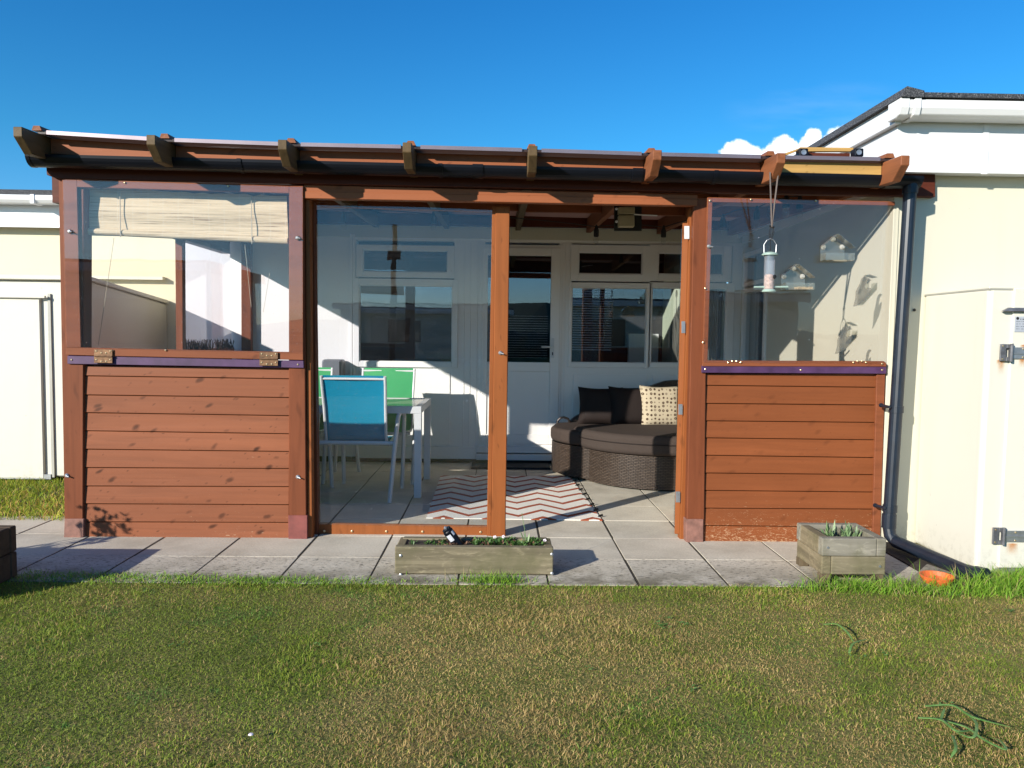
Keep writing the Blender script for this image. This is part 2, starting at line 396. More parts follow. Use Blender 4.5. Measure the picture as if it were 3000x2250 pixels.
def fabric(name, c, rough=.9, sc=350, bump=.3):
    m = Mat(name); n = m.noise(sc, None, 2); n2 = m.noise(3, None, 3)
    cc = m.ramp(n, [(.3, tuple(x*.8 for x in c)), (.7, tuple(x*1.15 for x in c))])
    cc = m.mix(m.mr(n2, .35, .7, 0, .25), cc, tuple(x*.75 for x in c))
    m.col(cc); m.setb(Roughness=rough); m.b.inputs['Specular IOR Level'].default_value = .2; m.bump(n, bump, .002); return m.m
MAT['seatfab'] = fabric('brown_cushion_fabric', (.062, .046, .038))
MAT['pillowdark'] = fabric('dark_brown_pillow', (.022, .015, .013), .7)
MAT['strap'] = fabric('frayed_strap', (.16, .13, .12))
def sling(name, c, tr_=.35):
    m = Mat(name); n = m.noise(500, None, 1)
    cc = m.ramp(n, [(.3, tuple(x*.85 for x in c)), (.7, c)]); m.col(cc); m.setb(Roughness=.7)
    t = m.n('ShaderNodeBsdfTranslucent'); m.l(cc, t.inputs[0]); mx = m.n('ShaderNodeMixShader'); mx.inputs[0].default_value = tr_
    m.l(m.b.outputs[0], mx.inputs[1]); m.l(t.outputs[0], mx.inputs[2]); m.l(mx.outputs[0], m.out.inputs[0]); return m.m
MAT['blue'] = sling('blue_sling_fabric', (.0, .38, .60)); MAT['green'] = sling('green_sling_fabric', (.07, .48, .18))
def patterned():
    m = Mat('patterned_pillow')
    v = m.n('ShaderNodeTexVoronoi'); v.inputs['Scale'].default_value = 27; v.inputs['Randomness'].default_value = .3; m.l(m.vec((1, 0, 1)), v.inputs['Vector'])
    d = v.outputs[0]
    k = m.math('MULTIPLY', m.mr(d, .30, .34, 1, 0), m.mr(d, .10, .14, .35, 1))
    wn_ = m.n('ShaderNodeSeparateColor'); m.l(v.outputs[1], wn_.inputs[0])
    k = m.math('MULTIPLY', k, m.mr(wn_.outputs[0], .25, .3, .6, 1))
    m.col(m.mix(k, (.46, .38, .26), (.06, .03, .015))); m.setb(Roughness=.9); return m.m
MAT['pillowpat'] = patterned()
MAT['tabletop'] = plain('beige_tabletop', (.30, .28, .24), .2, 0, .05)
MAT['brick'] = plain('opposite_brick', (.20, .16, .13), .9)
MAT['hedge'] = leafmat('hedge_leaves', (.014, .026, .010), (.03, .05, .018))
MAT['hill'] = plain('hill_grass', (.07, .10, .06), 1, 0, .3, nscale=.2)

# ------------------------------------------------------------------ mesh helpers
class MB:
    def __init__(s): s.v = []; s.f = []; s.uv = None
    def add(s, vs, fs):
        o = len(s.v); s.v += [tuple(map(float, p)) for p in vs]; s.f += [tuple(i+o for i in f) for f in fs]; return s
    def hexa(s, p):   # p: 8 pts: 0-3 front ring, 4-7 back ring (same order)
        return s.add(p, [(0, 1, 2, 3), (7, 6, 5, 4), (0, 4, 5, 1), (1, 5, 6, 2), (2, 6, 7, 3), (3, 7, 4, 0)])
    def box(s, x0, x1, y0, y1, z0, z1):
        return s.hexa([(x0, y0, z0), (x1, y0, z0), (x1, y0, z1), (x0, y0, z1), (x0, y1, z0), (x1, y1, z0), (x1, y1, z1), (x0, y1, z1)])
    def px(s, pts, Y, th):     # polygon TL.. clockwise in photo, extruded back by th
        P = [W(u, v, Y) for u, v in pts]; P = P[::-1]; n = len(P)
        Q = [(x, Y+th, z) for x, y, z in P]
        fs = [tuple(range(n)), tuple(range(2*n-1, n-1, -1))]
        for i in range(n):
            j = (i+1) % n; fs.append((i, i+n, j+n, j))
        return s.add(P+Q, fs)
    def rect(s, u0, v0, u1, v1, Y, th):
        return s.px([(u0, v0), (u1, v0), (u1, v1), (u0, v1)], Y, th)
    def prism(s, poly, z0, z1):   # ccw outline xy
        n = len(poly)
        P = [(x, y, z0) for x, y in poly]; Q = [(x, y, z1) for x, y in poly]
        fs = [tuple(range(n-1, -1, -1)), tuple(range(n, 2*n))]
        for i in range(n):
            j = (i+1) % n; fs.append((i, j, j+n, i+n))
        return s.add(P+Q, fs)
    def tube(s, path, r, n=10, cap=True, flat=None):
        path = [np.array(p, float) for p in path]; rings = []
        up0 = None
        for i, p in enumerate(path):
            a = path[max(0, i-1)]; b = path[min(len(path)-1, i+1)]
            t = b-a; t = t/(np.linalg.norm(t)+1e-9)
            if up0 is None:
                up0 = np.array((0, 0, 1.0)) if abs(t[2]) < .9 else np.array((1.0, 0, 0))
            x = np.cross(up0, t); x /= np.linalg.norm(x)+1e-9; y = np.cross(t, x); up0 = y
            rr = r[i] if isinstance(r, (list, tuple)) else r
            rx, ry = (rr, rr) if flat is None else (rr*flat[0], rr*flat[1])
            rings.append([p + x*cos(2*pi*k/n)*rx + y*sin(2*pi*k/n)*ry for k in range(n)])
        o = [q for ring in rings for q in ring]; fs = []
        for i in range(len(path)-1):
            for k in range(n):
                k2 = (k+1) % n; fs.append((i*n+k, i*n+k2, (i+1)*n+k2, (i+1)*n+k))
        if cap:
            fs.append(tuple(range(n-1, -1, -1))); fs.append(tuple((len(path)-1)*n+k for k in range(n)))
        return s.add(o, fs)
    def lathe(s, c, prof, n=20, axis=(0, 0, 1)):   # prof: (r, h)
        ax = Vector(axis).normalized(); q = Vector((0, 0, 1)).rotation_difference(ax); c = Vector(c)
        vs = []; fs = []
        for (r, h) in prof:
            for k in range(n):
                vs.append(tuple(c + q @ Vector((r*cos(2*pi*k/n), r*sin(2*pi*k/n), h))))
        for i in range(len(prof)-1):
            for k in range(n):
                k2 = (k+1) % n; fs.append((i*n+k, i*n+k2, (i+1)*n+k2, (i+1)*n+k))
        fs.append(tuple(range(n-1, -1, -1))); fs.append(tuple((len(prof)-1)*n+k for k in range(n)))
        return s.add(vs, fs)
    def split(s, name, mat, parent=None, **k):     # one object per connected piece
        par = list(range(len(s.v)))
        def fd_(a):
            while par[a] != a: par[a] = par[par[a]]; a = par[a]
            return a
        for f in s.f:
            for q in f[1:]: par[fd_(q)] = fd_(f[0])
        gr = {}
        for f in s.f: gr.setdefault(fd_(f[0]), []).append(f)
        for fs in gr.values():
            ids = sorted({i for f in fs for i in f}); mp_ = {a: b for b, a in enumerate(ids)}
            MB().add([s.v[i] for i in ids], [tuple(mp_[i] for i in f) for f in fs]).build(name, mat, parent, **k)
    def tf(s, fn): s.v = [tuple(fn(p)) for p in s.v]; return s
    def build(s, name, mat, parent=None, bevel=0.0, smooth=False, seg=1, sub=0):
        me = bpy.data.meshes.new(name)
        o = bpy.data.objects.new(name, me); COL.objects.link(o)
        off = (0, 0, 0)
        if parent is not None:
            o.parent = parent; off = ORG[parent.name]
        ORG[o.name] = off
        me.from_pydata([(x-off[0], y-off[1], z-off[2]) for x, y, z in s.v], [], s.f); me.update()
        if s.uv is not None:
            ul = me.uv_layers.new(name='UVMap')
            for lp in me.loops: ul.data[lp.index].uv = s.uv[lp.vertex_index]
        me.materials.append(MAT[mat] if isinstance(mat, str) else mat)
        if smooth:
            for p in me.polygons: p.use_smooth = True
        if bevel > 0:
            b = o.modifiers.new('bevel', 'BEVEL'); b.width = bevel; b.segments = seg; b.limit_method = 'ANGLE'; b.angle_limit = radians(40)
            if smooth: o.modifiers.new('wn', 'WEIGHTED_NORMAL')
        if sub:
            q = o.modifiers.new('sub', 'SUBSURF'); q.levels = sub; q.render_levels = sub
        return o
ORG = {}
def tag(o, label=None, cat=None, group=None, kind=None):
    if label: o['label'] = label
    if cat: o['category'] = cat
    if group: o['group'] = group
    if kind: o['kind'] = kind
    return o
def thing(name, loc, label, cat, group=None):
    o = bpy.data.objects.new(name, None); COL.objects.link(o); o.location = loc; o.empty_display_size = .1
    ORG[o.name] = tuple(loc); return tag(o, label, cat, group)
def screw(mb, u, v, Y, r=.006, d=.004):
    p = W(u, v, Y); mb.lathe((p[0], p[1], p[2]), [(r, 0), (r*.9, d*.7), (r*.5, d)], 8, (0, -1, 0)); return mb

# ================================================================== SETTING
HX = lambda x: W(x, 1000, 1)[0]
# lawn ground
g = MB()
nx, ny = 60, 60
g.add([(-60, -80, -.0045), (60, -80, -.0045), (60, 90, -.0045), (-60, 90, -.0045)], [(0, 1, 2, 3)])
tag(g.build('ground', 'lawn'), kind='structure')
# paving
PX0, PIT, PY0 = .266, .4537, 3.765
pm = MB(); pm.box(-4.0, 2.30, 3.775, 7.5, -.05, -.0030)
tag(pm.build('paving_bed', 'joint'), kind='structure')
sl = MB(); tints = []
for i in range(-10, 5):
    for j in range(0, 9):
        x0 = PX0+PIT*i; y0 = PY0+PIT*j; x1 = x0+PIT; y1 = y0+PIT
        if x0 > 1.7: 
            x1 = min(x1, 2.28)
        if x0 > 2.2: continue
        if x1 < -2.45 and y0 > 5.0: continue
        if x0 < -4: continue
        gp = .0055 if j > 2 else .0065
        h = random.uniform(-.001, .001)
        ax = (x0+x1)/2; ay = (y0+y1)/2; rot = random.uniform(-.004, .004)
        y1c = min(y1, 7.47)
        b = .0015; gx = gp*random.uniform(.5, 1.5)
        X0, X1, Y0, Y1 = x0+gx, x1-gp*random.uniform(.4, 1.2), y0+.0022*random.uniform(.6, 1.4), y1c-.002
        vs = [(X0, Y0, -.04), (X1, Y0, -.04), (X1, Y1, -.04), (X0, Y1, -.04),
              (X0, Y0, h-b), (X1, Y0, h-b), (X1, Y1, h-b), (X0, Y1, h-b),
              (X0+b, Y0+b, h), (X1-b, Y0+b, h), (X1-b, Y1-b, h), (X0+b, Y1-b, h)]
        fs = [(3, 2, 1, 0), (0, 1, 5, 4), (1, 2, 6, 5), (2, 3, 7, 6), (3, 0, 4, 7), (4, 5, 9, 8), (5, 6, 10, 9), (6, 7, 11, 10), (7, 4, 8, 11), (8, 9, 10, 11)]
        sl.add(vs, fs); k = random.uniform(.80, 1.0)*(1.18 if y0 > 4.6 else 1.0); w = random.uniform(-.02, .02)
        tints += [(k+w, k, k-w, 1)]*12
so = sl.build('patio', 'slab'); tag(so, kind='structure')
at = so.data.attributes.new('tint', 'FLOAT_COLOR', 'POINT'); at.data.foreach_set('color', np.array(tints, dtype=np.float32).ravel())
# strip of soil by the house wall, front right
ss = MB(); ss.box(2.285, 2.52, 3.78, 4.66, -.06, .004); tag(ss.build('soil_strip', 'soil'), kind='structure')

# grass blades
def vnoise(x, y, seed, scale):
    r = np.random.default_rng(seed); T = r.random((64, 64))
    fx = x*scale; fy = y*scale; ix = np.floor(fx).astype(int); iy = np.floor(fy).astype(int); tx = fx-ix; ty = fy-iy
    tx = tx*tx*(3-2*tx); ty = ty*ty*(3-2*ty)
    a = T[ix % 64, iy % 64]; b = T[(ix+1) % 64, iy % 64]; c = T[ix % 64, (iy+1) % 64]; d = T[(ix+1) % 64, (iy+1) % 64]
    return a*(1-tx)*(1-ty)+b*tx*(1-ty)+c*(1-tx)*ty+d*tx*ty
def fbm(x, y, seed, scale):
    return (vnoise(x, y, seed, scale)+.5*vnoise(x, y, seed+1, scale*2.1)+.25*vnoise(x, y, seed+2, scale*4.3)+.2*vnoise(x, y, seed+3, scale*11))/1.95
def grass(name, X, Y, L, width, col, z0=-.005, lean=1.0, curl=True):
    n = len(X); az = RNG.uniform(0, 2*pi, n); ln = RNG.normal(1.15, .40, n)*lean; ln = np.clip(ln, .05, 1.52)
    dx, dy = np.cos(az), np.sin(az); fa = RNG.uniform(0, pi, n); wx, wy = np.cos(fa)*width*.5, np.sin(fa)*width*.5
    zt = L*np.cos(ln); ht = L*np.sin(ln)
    mx, my, mz = X+dx*ht*.35, Y+dy*ht*.35, z0+zt*.62
    tx, ty, tz = X+dx*ht, Y+dy*ht, z0+zt
    V = np.empty((n, 5, 3), np.float32)
    V[:, 0] = np.stack([X-wx, Y-wy, np.full(n, z0)], 1); V[:, 1] = np.stack([X+wx, Y+wy, np.full(n, z0)], 1)
    V[:, 2] = np.stack([mx+wx*.8, my+wy*.8, mz], 1); V[:, 3] = np.stack([mx-wx*.8, my-wy*.8, mz], 1); V[:, 4] = np.stack([tx, ty, tz], 1)
    me = bpy.data.meshes.new(name); me.vertices.add(n*5); me.vertices.foreach_set('co', V.ravel())
    b = np.arange(n, dtype=np.int32)*5
    idx = np.stack([b, b+1, b+2, b+3, b+3, b+2, b+4], 1).ravel()
    me.loops.add(n*7); me.loops.foreach_set('vertex_index', idx)
    me.polygons.add(n*2); ls = np.stack([np.arange(n)*7, np.arange(n)*7+4], 1).ravel().astype(np.int32)
    me.polygons.foreach_set('loop_start', ls); me.polygons.foreach_set('loop_total', np.tile(np.array([4, 3], np.int32), n))
    me.update(calc_edges=True)
    c = np.ones((n, 5, 4), np.float32); c[:, :, :3] = col[:, None, :]; c[:, 4, :3] *= 1.15
    at = me.attributes.new('tint', 'FLOAT_COLOR', 'POINT'); at.data.foreach_set('color', c.ravel())
    o = bpy.data.objects.new(name, me); COL.objects.link(o); me.materials.append(MAT['blade']); return tag(o, kind='stuff')
def gcol(X, Y, n, dry_bias=0.0):
    side = np.clip((X+2.2)/2.4, 0, 1)                      # left greener, right drier
    front = np.clip((3.75-Y)/.35, 0, 1)                    # strip along the paving stays green
    p = fbm(X+20, Y+20, 3, 1.1)*.65+fbm(X+20, Y+20, 9, 4.5)*.35
    dry = np.clip((p-.5)*5.0+.90*side+.14+dry_bias, 0, 1)*(.25+.75*front)
    t = RNG.random(n)
    isdry = t < dry*.72+.08
    gr = np.array([.105, .195, .018]); gr2 = np.array([.32, .37, .045]); st = np.array([.60, .43, .18]); st2 = np.array([.36, .23, .085])
    k = RNG.random(n)[:, None]; c = gr*(1-k)+gr2*k
    # blue-green clover-ish tufts
    tu = fbm(X+20, Y+20, 31, 5.0); m_ = (tu > .70)[:, None]; c = np.where(m_, c*np.array([.62, .88, 1.15]), c)
    c = c*(1-.0*side[:, None])
    k2 = RNG.random(n)[:, None]; d = st*(1-k2)+st2*k2
    c = np.where(isdry[:, None], d, c)
    q = fbm(X+20, Y+20, 61, 9.0); return (c*(1.0+.35*(p[:, None]-.5))*(.62+.50*q[:, None]+.32*fbm(X+20, Y+20, 91, 2.2)[:, None])).astype(np.float32), dry
N = 520000
yv = 1.55+2.23*np.sqrt(RNG.random(N)) if False else RNG.uniform(1.6, 3.79, N)
xv = RNG.uniform(-1, 1, N)*(1.1+yv*.75)
# density falls a little to the camera-side (nearer blades are larger in the picture anyway)
edge = 3.752+.035*(fbm(xv+20, xv*0+3, 5, 3.0)-.5)*2+np.where(xv < -1.35, np.clip((-1.35-xv)*.10, 0, .12), 0)+np.where(xv > 1.6, .03, 0)
keep = yv < edge; xv, yv = xv[keep], yv[keep]; n = len(xv)
c, dry = gcol(xv, yv, n)
near = np.clip((yv-3.50)/.25, 0, 1)
L = RNG.uniform(.007, .021, n)*(1.1-.25*dry)*(1+.6*near*fbm(xv+20, yv+20, 77, 2.5))
tf_ = fbm(xv+20, yv+20, 51, 4.0); L = L*(.75+1.0*np.clip((tf_-.45)*2.2, 0, 1))
grass('lawn_grass', xv, yv, L, RNG.uniform(.0013, .0026, n), c)
# longer growth along walls and edges
def clump(cx, cy, sx, sy, n, l0, l1, green=1.0):
    X = RNG.normal(cx, sx, n); Y = RNG.normal(cy, sy, n); k = RNG.random(n)[:, None]
    c = np.array([.10, .25, .018])*(1-k)+np.array([.30, .46, .05])*k
    dd = (RNG.random(n) < .12)[:, None]; c = np.where(dd, np.array([.34, .27, .12]), c)
    return X, Y, RNG.uniform(l0, l1, n), c.astype(np.float32)
cl = [clump(-.02, 3.80, .10, .025, 500, .03, .085), clump(1.88, 3.74, .20, .035, 1100, .03, .10), clump(2.68, 3.74, .20, .06, 2600, .04, .14),
      clump(2.25, 3.68, .2, .03, 600, .03, .07), clump(-2.1, 3.83, .45, .045, 3600, .010, .032), clump(-1.1, 3.79, .35, .035, 2200, .012, .036),
      clump(.9, 3.735, .7, .015, 900, .01, .022), clump(2.95, 3.85, .25, .08, 1600, .04, .12)]
grass('edge_grass', np.concatenate([a[0] for a in cl]), np.concatenate([a[1] for a in cl]), np.concatenate([a[2] for a in cl]), np.full(sum(len(a[0]) for a in cl), .0035), np.concatenate([a[3] for a in cl]), lean=.75)
wd = MB(); wr = random.Random(5)
for k in range(24):
    x = wr.uniform(-2.4, 2.6); y = wr.uniform(1.9, 3.7)
    for q in range(wr.randint(6, 12)):
        a = wr.uniform(0, 2*pi); L_ = wr.uniform(.010, .024); w = L_*.22; ox = x+wr.uniform(-.03, .03); oy = y+wr.uniform(-.03, .03)
        d = np.array((cos(a), sin(a), .35)); sd2 = np.array((-sin(a), cos(a), .1))*w; p0 = np.array((ox, oy, .004)); p1 = p0+d*L_*.5; p2 = p0+d*L_; p2[2] -= L_*.15
        wd.add([p0, p1+sd2, p2, p1-sd2], [(0, 3, 2, 1)])
tag(wd.build('lawn_weeds', 'weed'), kind='stuff')
# grass to the left, beyond the paving
n = 60000; X = RNG.uniform(-6.5, -2.62, n); Y = RNG.uniform(4.9, 7.8, n)
k = Y > 4.98+.05*RNG.random(n); k &= ~((X < -3.33) & (Y > 6.33)); X, Y = X[k], Y[k]; n = len(X)
c, dry = gcol(X, Y, n); c = c*np.array([1.25, 1.15, .9], np.float32)
grass('side_grass', X, Y, RNG.uniform(.03, .075, n), RNG.uniform(.003, .006, n), c, lean=.8)

# ================================================================== PORCH
porch = thing('timber_porch', (-2.55, 4.6, 0), 'brown stained timber lean-to porch with clear panels, built in front of the white door', 'porch')
YF = 4.60
def rot_post(pts, Y, th, name='post', mat='post', bevel=.004):
    return MB().px(pts, Y, th).build(name, mat, porch, bevel=bevel)
# front posts
rot_post([(171, 524), (246, 524), (243, 1590), (190, 1590)], YF, .095)
p2 = rot_post([(846, 545), (890, 545), (898, 1583), (846, 1583)], YF, .095)
p3 = rot_post([(2033, 582), (2074, 582), (2063, 1590), (2011, 1590)], YF, .095)
# shoes
MB().px([(189, 1520), (245, 1520), (244, 1597), (186, 1597)], YF-.006, .108).build('post_shoe', 'shoe2', porch, bevel=.002)
MB().px([(844, 1510), (900, 1510), (900, 1585), (845, 1585)], YF-.006, .108).build('post_shoe', 'shoe', porch, bevel=.002)
MB().px([(2010, 1521), (2061, 1521), (2060, 1594), (2010, 1594)], YF-.006, .108).build('post_shoe', 'shoe2', porch, bevel=.002)
# cladding panels
def clad(lx_t, rx_t, lx_b, rx_b, L, R, mat):
    b = MB(); n = len(L)-1; yt, yb = L[0], L[-1]
    for i in range(n):
        t0 = (L[i]-yt)/(yb-yt); t1 = (L[i+1]-yt)/(yb-yt)
        a0 = lx_t+(lx_b-lx_t)*t0; a1 = lx_t+(lx_b-lx_t)*t1; c0 = rx_t+(rx_b-rx_t)*t0; c1 = rx_t+(rx_b-rx_t)*t1
        g = 1.0
        jj = random.uniform(-.0015, .0015); P = [W(a1, L[i+1]-g, YF+.016+jj), W(c1, R[i+1]-g, YF+.016-jj), W(c0, R[i]+g, YF+.0205), W(a0, L[i]+g, YF+.0205)]
        Q = [(x, YF+.045, z) for x, y, z in P]
        b.hexa(P+Q)
    return b.build('lower_panel', mat, porch, bevel=.0022)
clad(240, 849, 243, 846, [1070, 1101, 1157, 1209, 1262, 1316, 1370, 1424, 1476, 1529, 1584], [1078, 1110, 1165, 1218, 1271, 1323, 1373, 1426, 1479, 1531, 1577], 'clad_l')
MB().px([(238, 1066), (850, 1072), (848, 1582), (240, 1590)], YF+.05, .02).build('panel_backing', 'beam', porch)
clad(2066, 2571, 2061, 2558, [1094, 1129, 1182, 1233, 1283, 1334, 1386, 1437, 1489, 1540, 1594], [1096, 1135, 1187, 1238, 1289, 1341, 1391, 1442, 1492, 1545, 1597], 'clad_r')
MB().px([(2064, 1090), (2572, 1092), (2560, 1598), (2060, 1596)], YF+.05, .02).build('panel_backing', 'beam', porch)
MB().px([(2569, 1094), (2594, 1094), (2579, 1600), (2556, 1600)], YF+.004, .06).build('panel_stile', 'rail', porch, bevel=.003)
# purple rails
MB().px([(197, 1042), (889, 1057), (890, 1078), (197, 1066)], YF-.014, .013).build('trim_strip', 'purple', porch, bevel=.002)
MB().px([(2056, 1071), (2597, 1074), (2597, 1095), (2056, 1092)], YF-.014, .013).build('trim_strip', 'purple', porch, bevel=.002)
s_ = MB()
for (u, v) in ((210, 1054), (873, 1068), (2066, 1082), (2346, 1084), (2584, 1084)): screw(s_, u, v, YF-.014)
# upper left flap window
flap = MB()
flap.px([(181, 524), (225, 524), (237, 1018), (192, 1018)], YF-.018, .017)
flap.px([(847, 545), (888, 545), (888, 1045), (847, 1045)], YF-.018, .017)
flap.px([(225, 524), (847, 545), (847, 566), (225, 548)], YF-.019, .018)
flap.px([(192, 1017), (888, 1032), (888, 1055), (192, 1040)], YF-.019, .018)
fl = flap.build('flap_window', 'rail', porch, bevel=.002)
MB().px([(184, 527), (886, 548), (886, 1036), (194, 1018)], YF-.024, .0045).build('pane', 'acrylic', fl)
for (u, v) in ((275, 1023), (760, 1031)):
    hb = MB().px([(u, v), (u+54, v+1), (u+54, v+41), (u, v+40)], YF-.031, .006)
    hb.tube([W(u+1, v+20, YF-.034), W(u+53, v+21, YF-.034)], .0045, 8)
    ho = hb.build('hinge', 'brass', fl, bevel=.001)
    for du in (7, 22, 36, 48):
        for dv in (8, 33): screw(s_, u+du, v+dv+(3 if du in (22, 36) else -2), YF-.031, .005, .003)
for (u, v) in ((365, 535), (668, 545), (330, 1027), (485, 1026), (300, 1030)): screw(s_, u, v, YF-.024)
# right flap window
fr = MB()
fr.px([(2073, 578), (2088, 578), (2073, 1062), (2058, 1062)], YF-.018, .017)
fr.px([(2088, 578), (2622, 590), (2622, 602), (2088, 592)], YF-.018, .017)
fr.px([(2060, 1056), (2590, 1058), (2597, 1064), (2597, 1074), (2058, 1073)], YF-.019, .018)
f2 = fr.build('flap_window', 'rail', porch, bevel=.002)
MB().px([(2076, 580), (2620, 592), (2598, 1066), (2062, 1062)], YF-.024, .0045).build('pane', 'acrylic', f2)
for (u, v) in ((2200, 585), (2390, 588), (2080, 588), (2066, 845), (2060, 1003), (2584, 1066)): screw(s_, u, v, YF-.024)
for uu in (2133, 2500):
    for (du, dv) in ((0, 2), (12, -2), (25, -2), (37, 2)): screw(s_, uu+du, 1060+dv, YF-.024, .0055, .004)
s_.split('screw', 'screw', porch)
# catches (knots / bolts on the posts)
for (u, v, Y) in ((205, 678, YF-.024), (872, 697, YF-.024), (197, 1393, YF), (873, 1397, YF), (1466, 1034, 4.695), (2077, 722, YF-.02)):
    k_ = MB(); p = W(u, v, Y); k_.lathe(p, [(.013, 0), (.012, .006), (.006, .012)], 12, (0, -1, 0)); k_.tube([(p[0], p[1]-.01, p[2]), (p[0]+.02, p[1]-.02, p[2]-.006)], .004, 6); k_.build('catch', 'steel', porch)
# header beams
MB().px([(133, 470), (2741, 501), (2741, 577), (168, 524), (136, 512)], 4.58, .05).build('front_beam', 'beam', porch, bevel=.004)
MB().px([(890, 541), (2044, 571), (2044, 584), (890, 562)], 4.60, .05).build('door_header', 'rail2', porch, bevel=.003)
MB().px([(890, 560), (2044, 583), (2043, 603), (890, 581)], 4.594, .055).build('door_header', 'rail2', porch, bevel=.003)
# door jambs
MB().px([(894, 582), (908, 582), (915, 1583), (901, 1583)], 4.62, .06).build('door_jamb', 'post2', porch, bevel=.003)
MB().px([(909, 590), (919, 590), (932, 1573), (920, 1573)], 4.70, .07).build('door_jamb', 'post', porch, bevel=.003)
# fixed clear door leaf, left
dl = MB()
dl.px([(1442, 603), (1453, 603), (1439, 1572), (1426, 1572)], 4.705, .045)
dl.px([(932, 1533), (1427, 1541), (1427, 1574), (932, 1568)], 4.72, .03)
dlo = dl.build('door_leaf', 'post2', porch, bevel=.003)
MB().px([(919, 592), (1450, 616), (1433, 1545), (934, 1536)], 4.712, .005).build('pane', 'acrylic_door', dlo)
MB().px([(937, 604), (1446, 620), (1446, 623), (937, 607)], 4.709, .003).build('trim', plain('pink_edge_trim', (.50, .33, .38), .5), dlo)
sb = MB()
for u in (950, 1031, 1132, 1238, 1408): screw(sb, u, 1556+(u-950)*.006, 4.718, .008)
sb.split('screw', 'screw', dlo)
rot_post([(1452, 603), (1494, 604), (1481, 1573), (1439, 1573)], 4.695, .06, 'post', 'post2')
# right jambs
MB().px([(2022, 611), (2034, 590), (2020, 1590), (1992, 1590)], 4.66, .07).build('door_jamb', 'post2', porch, bevel=.003)
# folded door leaf, edge-on to the viewer
pa = W(2008, 900, 4.70); dirx, diry = pa[0]/pa[1], 1.0; nn = sqrt(dirx**2+1); dx_, dy_ = dirx/nn, 1/nn
def leafbox(mb, s0, s1, z0, z1, half=.0225, off=0.0):
    px_, py_ = dy_, -dx_
    A = (W(2004, 900, 4.70)[0], 4.70)
    P = []
    for (s, t) in ((s0, -half+off), (s0, half+off), (s1, half+off), (s1, -half+off)): P.append((A[0]+dx_*s+px_*t, A[1]+dy_*s+py_*t))
    mb.hexa([(P[0][0], P[0][1], z0), (P[1][0], P[1][1], z0), (P[1][0], P[1][1], z1), (P[0][0], P[0][1], z1),
             (P[3][0], P[3][1], z0), (P[2][0], P[2][1], z0), (P[2][0], P[2][1], z1), (P[3][0], P[3][1], z1)])
zt = W(2008, 653, 4.70)[2]
fd = MB(); leafbox(fd, 0, .06, .02, zt); leafbox(fd, .64, .70, .02, zt); leafbox(fd, .06, .64, .02, .10); leafbox(fd, .06, .64, zt-.07, zt)
fdo = fd.build('folded_door', 'post2', porch, bevel=.003)
gp_ = MB(); leafbox(gp_, .02, .68, .06, zt-.03, .0025, -.026); gp_.build('pane', 'acrylic_door', fdo)
for (u0, v0, u1, v1) in ((2005, 662, 2020, 700), (1997, 941, 2008, 976), (1988, 1184, 2000, 1215), (1980, 1440, 1993, 1472)):
    hb = MB().px([(u0, v0), (u1, v0), (u1, v1), (u0, v1)], 4.655, .004)
    hb.build('hinge', 'steel' if v0 > 900 else 'white_metal', fdo, bevel=.001)
# rafters
YE = 4.23
RX = [51, 441.5, 827, 1192.5, 1562, 1926.5, 2289.5, 2653.5]; RT = [371, 395, 409, 417, 427, 439, 448, 455]
for i, (u, v) in enumerate(zip(RX, RT)):
    p = W(u, v, YE); x = p[0]; z = p[2]; w = .024
    sl_ = .035; yb = 7.43; zb = z+sl_*(yb-YE)
    prof = [(YE, z), (YE, z-.052), (YE+.09, z-.128+sl_*.09), (yb, zb-.128), (yb, zb)]
    r = MB(); n5 = len(prof)
    r.add([(x-w, a, b) for a, b in prof]+[(x+w, a, b) for a, b in prof],
          [tuple(range(n5-1, -1, -1)), tuple(range(n5, 2*n5))]+[(k, (k+1) % n5, (k+1) % n5+n5, k+n5) for k in range(n5)])
    r.build('rafter', 'rafter' if i < 5 else 'rafter2', porch, bevel=.003)
RXW = [W(a, b, YE)[0] for a, b in zip(RX, RT)]; RZW = [W(a, b, YE)[2] for a, b in zip(RX, RT)]
def zr(x, Y): return float(np.interp(x, RXW, RZW))+.035*(Y-YE)
# roof sheets, edge strips and glazing bars
rs = MB(); es = MB()
for i in range(7):
    x0, x1 = RXW[i]+.0, RXW[i+1]
    rs.hexa([(x0, 4.412, zr(x0, 4.412)+.004), (x1, 4.412, zr(x1, 4.412)+.004), (x1, 4.412, zr(x1, 4.412)+.018), (x0, 4.412, zr(x0, 4.412)+.018),
             (x0, 7.45, zr(x0, 7.45)+.004), (x1, 7.45, zr(x1, 7.45)+.004), (x1, 7.45, zr(x1, 7.45)+.018), (x0, 7.45, zr(x0, 7.45)+.018)])
    a0, a1 = x0+.055, x1-.055
    es.hexa([(a0, 4.400, zr(a0, 4.412)+.001), (a1, 4.400, zr(a1, 4.412)+.001), (a1, 4.400, zr(a1, 4.412)+.022), (a0, 4.400, zr(a0, 4.412)+.022),
             (a0, 4.411, zr(a0, 4.412)+.001), (a1, 4.411, zr(a1, 4.412)+.001), (a1, 4.411, zr(a1, 4.412)+.022), (a0, 4.411, zr(a0, 4.412)+.022)])
rs.build('roof_sheet', 'roofing', porch); es.build('sheet_edge', 'alu', porch)
